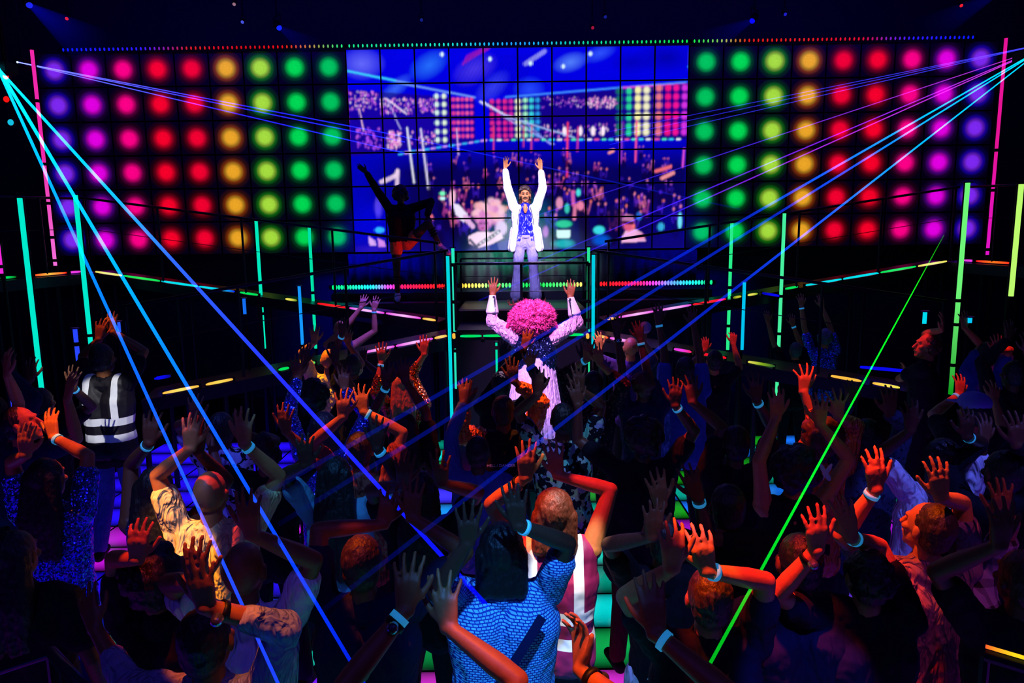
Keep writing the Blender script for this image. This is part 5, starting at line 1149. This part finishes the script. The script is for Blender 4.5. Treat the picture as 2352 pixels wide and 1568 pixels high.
# performer with the pink wig, facing the singer
PD = 7.0
hc = at(1226, 735, PD); g = Fig(hc, 0.0, 0, 1.04); g.z0 = hc.z - 1.63*g.s; g.B = Vector((hc.x, hc.y, g.z0)); s = g.s
block('podium', (hc.x-.5, PD-.4, -.0), (hc.x+.5, PD+.45, g.z0+.01), STEEL, 'small dark podium under the pink-wigged performer', 'podium')
for sd, px, el in ((-1, (1132, 660), (1118, 745)), (1, (1312, 665), (1330, 745))): g.arm(sd, at(px[0], px[1], PD+.12), pole=at(el[0], el[1], PD+.05), hd=Vector((-.12*-sd*-1 if 0 else (.05 if sd < 0 else .12), .1, 1)).normalized(), curl=.14, spread=1.2)
PINK = empty('person', g.B, 'performer with a huge pink curly wig, silver cuffs and white streamers, back to the camera', 'person')
obj('body', g.body(.006), SK['tan'], PINK)
bm = bmesh.new(); I3 = Matrix.Identity(3); rr = random.Random(11)
wc = at(1223, 731, PD)
ellipsoid(bm, wc, I3, .20, .18, .155)
for q in range(900):
    v = Vector((rr.gauss(0, 1), rr.gauss(0, 1), rr.gauss(0, 1))).normalized(); k = rr.uniform(.95, 1.10); r_ = rr.uniform(.011, .022); ellipsoid(bm, wc + Vector((v.x*.212*k, v.y*.19*k, v.z*.165*k)), I3, r_, r_, r_, 8, 5)
wm = fuse('wig', bm, .0048, 0, (.016, .007)); bb = bmesh.new(); bb.from_mesh(wm); vs0 = list(bb.verts); rr.shuffle(vs0)
for v in vs0[:9000]:                              # frizz
    n = v.normal; t1 = n.orthogonal().normalized(); t1.rotate(Matrix.Rotation(rr.uniform(0, 6.28), 3, n)); t2 = n.cross(t1); w_ = .0022; L = rr.uniform(.014, .034)
    a = [bb.verts.new(v.co - t1*w_), bb.verts.new(v.co + t1*w_), bb.verts.new(v.co + n*L*.55 + t2*L*.35 + t1*w_), bb.verts.new(v.co + n*L*.55 + t2*L*.35 - t1*w_), bb.verts.new(v.co + n*L*.9 + t2*L*rr.uniform(-.2, .8))]
    bb.faces.new(a[:4]); bb.faces.new((a[3], a[2], a[4]))
bb.to_mesh(wm); bb.free()
obj('wig', wm, HAIR['pink'], PINK)['label'] = 'huge curly bright pink wig'
bm = bmesh.new(); cc = at(1190, 697, PD+.02); tube(bm, [cc + Vector((math.cos(t)*.10, math.sin(t)*.06, .015*math.sin(2*t))) for t in [math.pi*k/8 for k in range(-1, 10)]], .008, 6)
for k in range(7): t = math.pi*k/6; p = cc + Vector((math.cos(t)*.10, math.sin(t)*.06, 0)); tube(bm, [p, p + Vector((.01*math.cos(t), 0, .045))], [.007, .002], 6)
tube(bm, [at(1250, 700, PD), at(1253, 683, PD)], [.008, .004], 6); obj('tiara', bm, cloth('tarnished_gold', (180, 120, 90), .25, .9, fold=0), PINK)
bm = bmesh.new(); e0 = at(1168, 745, PD-.02); ellipsoid(bm, e0, Matrix.Rotation(.4, 3, 'Y'), .022, .03, .065); ellipsoid(bm, at(1276, 745, PD-.02), Matrix.Rotation(-.4, 3, 'Y'), .02, .03, .05); obj('earring', bm, cloth('pink_earring', (190, 40, 110), .3, fold=0), PINK)
LILC = cloth('lilac_ruffle', (225, 180, 225), .5, fold=1.0, scale=3.0)
bm = bmesh.new()
for sd, A in g.arms.items():
    pts = [A['S'], A['S'].lerp(A['E'], .35), A['S'].lerp(A['E'], .7), A['E'], A['E'].lerp(A['W'], .25)]
    for k, (a, b_) in enumerate(zip(pts, pts[1:])): capsule(bm, a, b_, (.085-.008*k)*s, (.080-.008*k)*s)
obj('sleeves', fuse('sleeves', bm, .007, 2, (.03, .05)), LILC, PINK)['label'] = 'puffed lilac sleeves'
SIL = cloth('silver_lame', (225, 225, 240), .3, .6, fold=.3, pat=None)
for sd, A in g.arms.items():
    bm = bmesh.new(); ax = (A['E']-A['W']).normalized(); tube(bm, [A['W'] + ax*.005, A['W'] + ax*.03, A['W'] + ax*.17*s, A['W'] + ax*.19*s], [.034*s, .037*s, .066*s, .060*s], 18); smooth(obj('cuff', bm, cloth('white_cuff_leather', (235, 225, 240), .45, fold=0), PINK))['label'] = 'white flared cuff with a silver glitter stripe'
    bm = bmesh.new(); o_ = -g.f*.034 + g.r*(-sd)*.012; o2 = -g.f*.062 + g.r*(-sd)*.02
    prism(bm, A['W'] + ax*.01 + o_, A['W'] + ax*.185*s + o2, .006, .034, up=g.r); obj('glitter_stripe', bm, cloth('grey_glitter', (120, 130, 160), pat='spark', fold=0), PINK)
obj('jacket', fuse('jacket', g.top_bm('none', grow=.03, hem=1.30, loose=1.12), .009, 2, (.02, .05)), cloth('glitter_denim', (46, 60, 120), pat='spark', fold=.4), PINK)
bm = bmesh.new(); c0 = g.P(0, 0, 1.06)
for k in range(17):
    t = math.pi*(1.0 + (k+.5)/17*1.0) if k < 17 else 0
    a = math.pi + math.pi*(k+.5)/17; dx = math.cos(a); dy = math.sin(a)
    p0 = g.P(dx*.17, dy*.135, 1.27); L = .80 + .34*abs(dx) + rr.uniform(-.05, .12); p1 = g.P(dx*.25, dy*.20, 1.24-L*.5); p2 = g.P(dx*(.28+.05*rr.random()), dy*.24, 1.22-L)
    wd = .035 if 5 < k < 11 else .045
    tube(bm, [p0, p1, p2], [.024, wd, .010], 8)
obj('streamers', fuse('streamers', bm, .007, 1, (.01, .03)), cloth('white_streamer_cloth', (215, 195, 240), .5, pat='pleat', fold=.0), PINK)['label'] = 'long pleated white and lilac streamers'
obj('trousers', fuse('trousers', g.bottom_bm(flare=.02), .011, 1), cloth('deep_blue_satin', (20, 24, 120), .4, fold=.5), PINK)
for sd in (-1, 1): smooth(obj('shoe', fuse('shoe', g.shoe_bm(sd), .012, 1), TOP['black'], PINK))

# dancer in silhouette on the stage, one leg kicked out
DD = 10.15
hc = at(920, 450, DD); fz = zA
g = Fig(hc, fz, 172, None, 1.06); s = g.s
g.arm(1, at(832, 388, DD-.1), pole=at(865, 440, DD), hd=Vector((-.75, -.1, .65)).normalized(), curl=.02, spread=.3)
g.arm(-1, at(985, 505, DD-.15), pole=at(978, 470, DD), hd=Vector((.3, -.2, -.8)).normalized(), curl=.3)
hip = at(930, 560, DD)
g.legs[1] = (g.P(.09, 0, .93), g.P(.10, .02, .5), g.P(.10, 0, .085))
g.legs[-1] = (g.P(-.10, 0, .93), at(984, 512, DD-.25), at(1012, 568, DD-.2))
DAN = empty('person', g.B, 'dancer in silhouette before the screen, one arm pointing up left, one knee lifted', 'person')
DKS = SK['dark']
obj('body', g.body(.0065), DKS, DAN); obj('hair', fuse('hair', g.hair_bm('curly'), .009, 1, (.02, .03)), HAIR['black'], DAN)
obj('jacket', fuse('jacket', g.top_bm('long', grow=.02, hem=1.0), .009, 2, (.012, .06)), cloth('black_spangled', (10, 10, 14), pat='floral', rgb2=(20, 16, 20), fold=.4), DAN)
bm = bmesh.new()
for sd in (-1, 1):
    capsule(bm, g.P(.06*sd, 0, 1.0), g.P(.07*sd, 0, .92), .118*s, .122*s); H, K, A = g.legs[sd]; capsule(bm, H, H.lerp(K, .3), .105*s, .1*s)
obj('shorts', fuse('shorts', bm, .009, 2), cloth('orange_shorts_cloth', (215, 110, 60), .4, fold=.4), DAN)
for sd in (-1, 1):
    H, K, A = g.legs[sd]
    for q in (.25, .36, .47): ax = (A-K).normalized(); ring('sock_stripe', K.lerp(A, q), ax, .058*s, .018, .003, TOP['black'], DAN)
    bm = bmesh.new(); d = (g.f if sd == 1 else Vector((.75, -.35, -.35)).normalized()); capsule(bm, A, A + d*.17*s - Vector((0, 0, .03)), .052*s, .040*s); capsule(bm, K.lerp(A, .9), A, .045*s, .05*s)
    smooth(obj('sneaker', fuse('sneaker', bm, .01, 1), cloth('white_sneaker', (190, 190, 230), fold=0), DAN))

# ------------------------------------------------------------ lamps of the club and added fill lights
def spot(loc, tgt, power, color, deg, blend=.3, size=.05):
    l = bpy.data.lights.new('spot', 'SPOT'); l.energy = power; l.color = color; l.spot_size = math.radians(deg); l.spot_blend = blend; l.shadow_soft_size = size
    o = bpy.data.objects.new('spot', l); COL.objects.link(o); o.location = loc; o.rotation_euler = (Vector(tgt)-Vector(loc)).to_track_quat('-Z', 'Y').to_euler(); return o
w = bpy.data.worlds.new('world'); sc.world = w; w.use_nodes = True; w.node_tree.nodes['Background'].inputs[0].default_value = (.02, .0, .25, 1); w.node_tree.nodes['Background'].inputs[1].default_value = .02
# unseen blue fill spots added behind the camera and over the stage
spot((-2.5, -1.5, 6.6), (-1.0, 3.6, 1.3), 115, (.10, .07, 1.0), 75, .6, .3)
spot((2.5, -1.5, 6.6), (1.2, 3.6, 1.3), 115, (.10, .07, 1.0), 75, .6, .3)
spot((0.2, -1.2, 6.8), (0.0, 2.55, 1.1), 3000, (.05, .30, 1.0), 7.2, .5, .1)         # added to brighten the woven shirt
spot((0, -2.2, 6.5), (0, 8.0, 1.5), 40, (.3, .10, .9), 70, .8, .3)
spot((0, 10.5, 7.0), (0, 5.5, 1.0), 110, (.03, .02, 1.0), 95, .8, .3)
# singer and pink performer
spot((.9, 2.0, 6.9), at(1206, 480, SGD), 9500, (.78, .66, 1.0), 9.5, .35, .08)
spot((-1.0, 2.5, 6.9), at(1206, 520, SGD), 3500, (.5, .45, 1.0), 14, .5, .08)
spot((-.7, 2.2, 6.9), at(1225, 740, PD), 4200, (1.0, .42, .85), 15, .5, .06)
spot((1.6, 9.8, 6.9), at(1225, 700, PD), 2600, (1.0, .6, .95), 22, .5, .06)
spot((-1.0, 3.5, 6.9), at(1225, 870, PD), 2600, (.55, .4, 1.0), 13, .5, .06)
spot((-2.0, 9.0, 6.9), at(1225, 800, PD), 1800, (.45, .3, 1.0), 22, .5, .06)
# orange and red patches on the crowd
def hot(px, py, D, deg=5.5, p=1900, c=(1.0, .13, .015), dx=-1.6, dy=.3, z=6.9):
    t = at(px, py, D); spot((t.x+dx, t.y+dy, z), t, p*.42, c, deg*.75, .35, .015)
def hotp(txt, px, py, off=0, **k):
    r_, g_ = find_person(txt); hot(px, py, g_.hc.y+off, **k)
AMB = (1.0, .21, .0)
def harm(txt, side, where='F', deg=4.5, p=2600, c=(1.0, .13, .0), dx=-1.3, dy=-.4):
    """a narrow coloured beam on a raised arm: H hand, F forearm, E elbow, U upper arm"""
    r_, g_ = find_person(txt); A = g_.arms[-1 if side == 'L' else 1]
    t = {'H': A['W'] + A['hd']*.07, 'F': A['W'].lerp(A['E'], .25), 'E': A['E'], 'U': A['S'].lerp(A['E'], .6)}[where]
    spot((t.x+dx, t.y+dy, 6.95), t, p*.52, c, deg*.86, .35, .015)
ORG = (1.0, .12, .0); RDD = (1.0, .05, .01); SCA = (1.0, .03, .02)
harm('pale blue long-sleeved', 'R', 'E', 5.2, 2600, AMB, .3); harm('pale blue long-sleeved', 'R', 'F', 2.6, 2800, ORG, .5)
r_, g_ = find_person('bald person in cream'); t = g_.P(-.20, -.12, 1.36); spot((t.x-1.6, t.y-2.2, 6.9), t, 4600, (1.0, .36, .0), 4.6, .3, .02); hotp('bald person in cream', 472, 1112, 0, deg=3.6, p=5200, c=(1, .05, .0), dx=-1.2)
harm('big dark curly hair and black top', 'L', 'H', 2.8, 3600, RDD, .3); harm('bald person in plain white', 'L', 'H', 3.0, 3600, ORG, .2)
harm('long dark hair in a sparkling', 'R', 'H', 2.6, 4200, (1, .2, 0), .5); harm('long dark hair in a sparkling', 'R', 'F', 4.2, 3300, ORG, .5); harm('long dark hair in a sparkling', 'L', 'H', 2.6, 2800, ORG); hotp('in profile', 78, 968, 0, deg=4.4, p=5200, c=(1, .05, .02), dx=2.4, dy=.9)
harm('bright white reflective', 'L', 'H', 2.8, 2200, ORG); harm('bright white reflective', 'R', 'H', 1.8, 2600, (1, .2, 0))
hotp('bald person in a yellow-lit', 742, 885, -.05, deg=5.4, p=8200, c=(1.0, .40, .0)); hotp('bald person in a yellow-lit', 755, 822, 0, deg=3.4, p=4200, c=(1, .2, .0))
harm('both orange-lit hands', 'L', 'H', 2.7, 4200, (1, .17, 0)); harm('both orange-lit hands', 'R', 'H', 2.7, 4400, (1, .2, 0)); harm('both orange-lit hands', 'L', 'E', 4.6, 4200, ORG); harm('both orange-lit hands', 'R', 'E', 3.8, 3600, ORG)
harm('fair hair', 'L', 'F', 4.2, 3800, RDD); harm('fair hair', 'R', 'F', 4.6, 3800, RDD); hotp('fair hair', 926, 872, 0, deg=3.2, p=3200, c=(1, .22, .0))
harm('crinkled orange satin', 'R', 'H', 2.8, 4200, (1, .2, 0)); harm('crinkled orange satin', 'R', 'E', 5.4, 6200, (1, .2, 0), .6); harm('crinkled orange satin', 'L', 'E', 4.4, 5200, (1, .13, 0), -.8, -1.4); hotp('crinkled orange satin', 1150, 920, 0, deg=2.0, p=2600, c=(1, .08, .0)); harm('hidden behind the black', 'L', 'H', 2.4, 3000, (1, .15, 0), 0)
hotp('red-lit crown of short hair', 838, 1276, 0, deg=3.6, p=7500, c=(1, .10, .0)); harm('left of the woven', 'R', 'E', 6.5, 5200, ORG, .5, -.2)
harm('magenta vest', 'L', 'F', 4.2, 4400, ORG); harm('magenta vest', 'L', 'E', 4.8, 4800, ORG); harm('magenta vest', 'R', 'U', 3.2, 4200, SCA); hotp('magenta vest', 1272, 1158, 0, deg=3.4, p=3600, c=(1, .08, .02))
harm('cupped hand', 'L', 'H', 4.2, 5200, (1, .16, 0), -.8, -.6); harm('cupped hand', 'L', 'E', 4.4, 2600, RDD, -.8, -.6); harm('red-lit elbow', 'R', 'E', 3.0, 3600, SCA, 1.3); harm('huge dark curly', 'R', 'H', 2.7, 3200, (1, .07, .02)); harm('huge dark curly', 'R', 'F', 2.6, 2600, RDD)
harm('behind the right rail', 'R', 'H', 2.6, 2400, SCA); harm('behind the right rail', 'L', 'H', 2.2, 1800, SCA); harm('silver watch', 'R', 'H', 2.4, 1500, RDD); harm('scarlet-lit hand', 'L', 'H', 2.8, 3600, SCA); harm('scarlet-lit hand', 'L', 'F', 4.0, 3600, (1, .08, 0)); hotp('red-lit face looking', 2113, 790, 0, deg=3.6, p=4200, c=(1, .03, .02), dx=-2.2, dy=.8)
harm('red-lit raised elbow', 'R', 'E', 4.0, 2400, SCA, 1.0); harm('red-lit raised elbow', 'R', 'F', 3.2, 2400, SCA, 1.0); harm('peaked cap', 'L', 'H', 3.6, 2600, SCA)
harm('salmon shirt', 'L', 'F', 4.4, 4400, SCA); harm('salmon shirt', 'L', 'E', 5.2, 4800, RDD); hotp('salmon shirt', 2085, 1255, 0, deg=8.5, p=7500, c=(1, .11, .0)); hotp('salmon shirt', 2118, 1205, .1, deg=3.4, p=4200, c=SCA)
harm('plain black top, watch', 'L', 'F', 4.4, 4400, RDD); harm('plain black top, watch', 'L', 'E', 4.8, 4200, SCA); harm('plain black top, watch', 'L', 'H', 2.6, 2600, SCA)
harm('red-lit crown and red arm', 'R', 'H', 2.8, 4600, (1, .18, 0)); harm('red-lit crown and red arm', 'R', 'F', 4.6, 3800, RDD); harm('red-lit crown and red arm', 'R', 'E', 4.2, 3200, SCA); hotp('red-lit crown and red arm', 1628, 1352, 0, deg=4.2, p=6000, c=(1, .05, .01))
hotp('plaid shirt', 2215, 1400, -.1, deg=8, p=900, c=(.9, .12, .5), dx=.6, dy=-2.5); r_, g_ = find_person('blue jeans'); t = g_.P(0, -.1, .85); spot((t.x-.2, t.y-3.2, 6.6), t, 3600, (.04, .05, 1), 6, .4, .02); hotp('light cotton skirt', 1495, 1480, 0, deg=8, p=2600, c=(.15, .28, 1), dx=0, dy=-3); hotp('picture-print', 1300, 1060, 0, deg=7, p=2200, c=(.2, .35, .9), dx=.2, dy=-3); hotp('leaf-print', 520, 1070, 0, deg=7, p=1800, c=(.08, .12, 1), dx=0, dy=-3); hotp('teal short', 775, 1150, 0, deg=9, p=2000, c=(.05, .35, .9), dx=0, dy=-3)  # spots added to brighten single garments, mostly blue
hotp('sequin gown', 740, 1060, 0, deg=10, p=3000, c=(.15, .2, 1), dx=.5, dy=-3); hotp('tinsel', 365, 1300, 0, deg=10, p=2500, c=(.2, .3, 1), dx=.5, dy=-3)  # likewise added, to brighten the gown and the tinsel
# added white spots, one per vest, to whiten its reflective bands
for txt, px, py, deg in (('bright white reflective', 240, 938, 4.8), ('magenta vest', 1314, 1312, 4.2)):
    r_, g_ = find_person(txt); t = at(px, py, g_.hc.y-.1); spot((t.x*.5, .3, 5.6) if 'bright' in txt else (t.x+.3, t.y-1.5, 6.9), t, 1500 if 'bright' in txt else 3000, (1, 1, 1), deg, .4, .02)
# blue-lit people
hotp('lit blue with both arms', 830, 725, .1, deg=9, p=15000, c=(.10, .05, 1.0), dx=1.2, dy=-2); tq = at(955, 560, DD-.1); spot((tq.x+1.3, tq.y-.6, 1.0+tq.z-1.6), tq, 60, (1, .02, .01), 20, .5, .02); hotp('shimmering blue top', 1880, 780, 0, deg=10, p=700, c=(.08, .03, 1.0)); hotp('violet light near', 1420, 790, 0, deg=7, p=6000, c=(.3, .05, 1.0)); hotp('loose dark blue shirt', 1570, 830, 0, deg=9, p=500, c=(.1, .05, 1.0))
hotp('loose white', 2160, 1120, 0, deg=10, p=2600, c=(.12, .14, 1.0), dx=.3, dy=-3)  # added spot that turns the white t-shirt brighter blue
# added blue wash in place of haze, then curtains under the screen
l = bpy.data.lights.new('wash', 'AREA'); l.energy = 90; l.color = (.03, .0, 1.0); l.size = 16; l.size_y = .3; l.shape = 'RECTANGLE'
o = bpy.data.objects.new('wash', l); COL.objects.link(o); o.location = (0, 9.5, 7.2); o.rotation_euler = (math.radians(40), 0, 0)
t = at(860, 610, 11.85); spot((t.x, 10.7, 3.9), t, 900, (.0, .0, 1.0), 70, .9, .2)
t = at(1200, 625, 11.85); spot((t.x, 10.7, 3.9), t, 900, (.0, .6, .25), 80, .9, .2)
t = at(1560, 610, 11.85); spot((t.x, 10.7, 3.9), t, 400, (.0, .0, 1.0), 70, .9, .2)
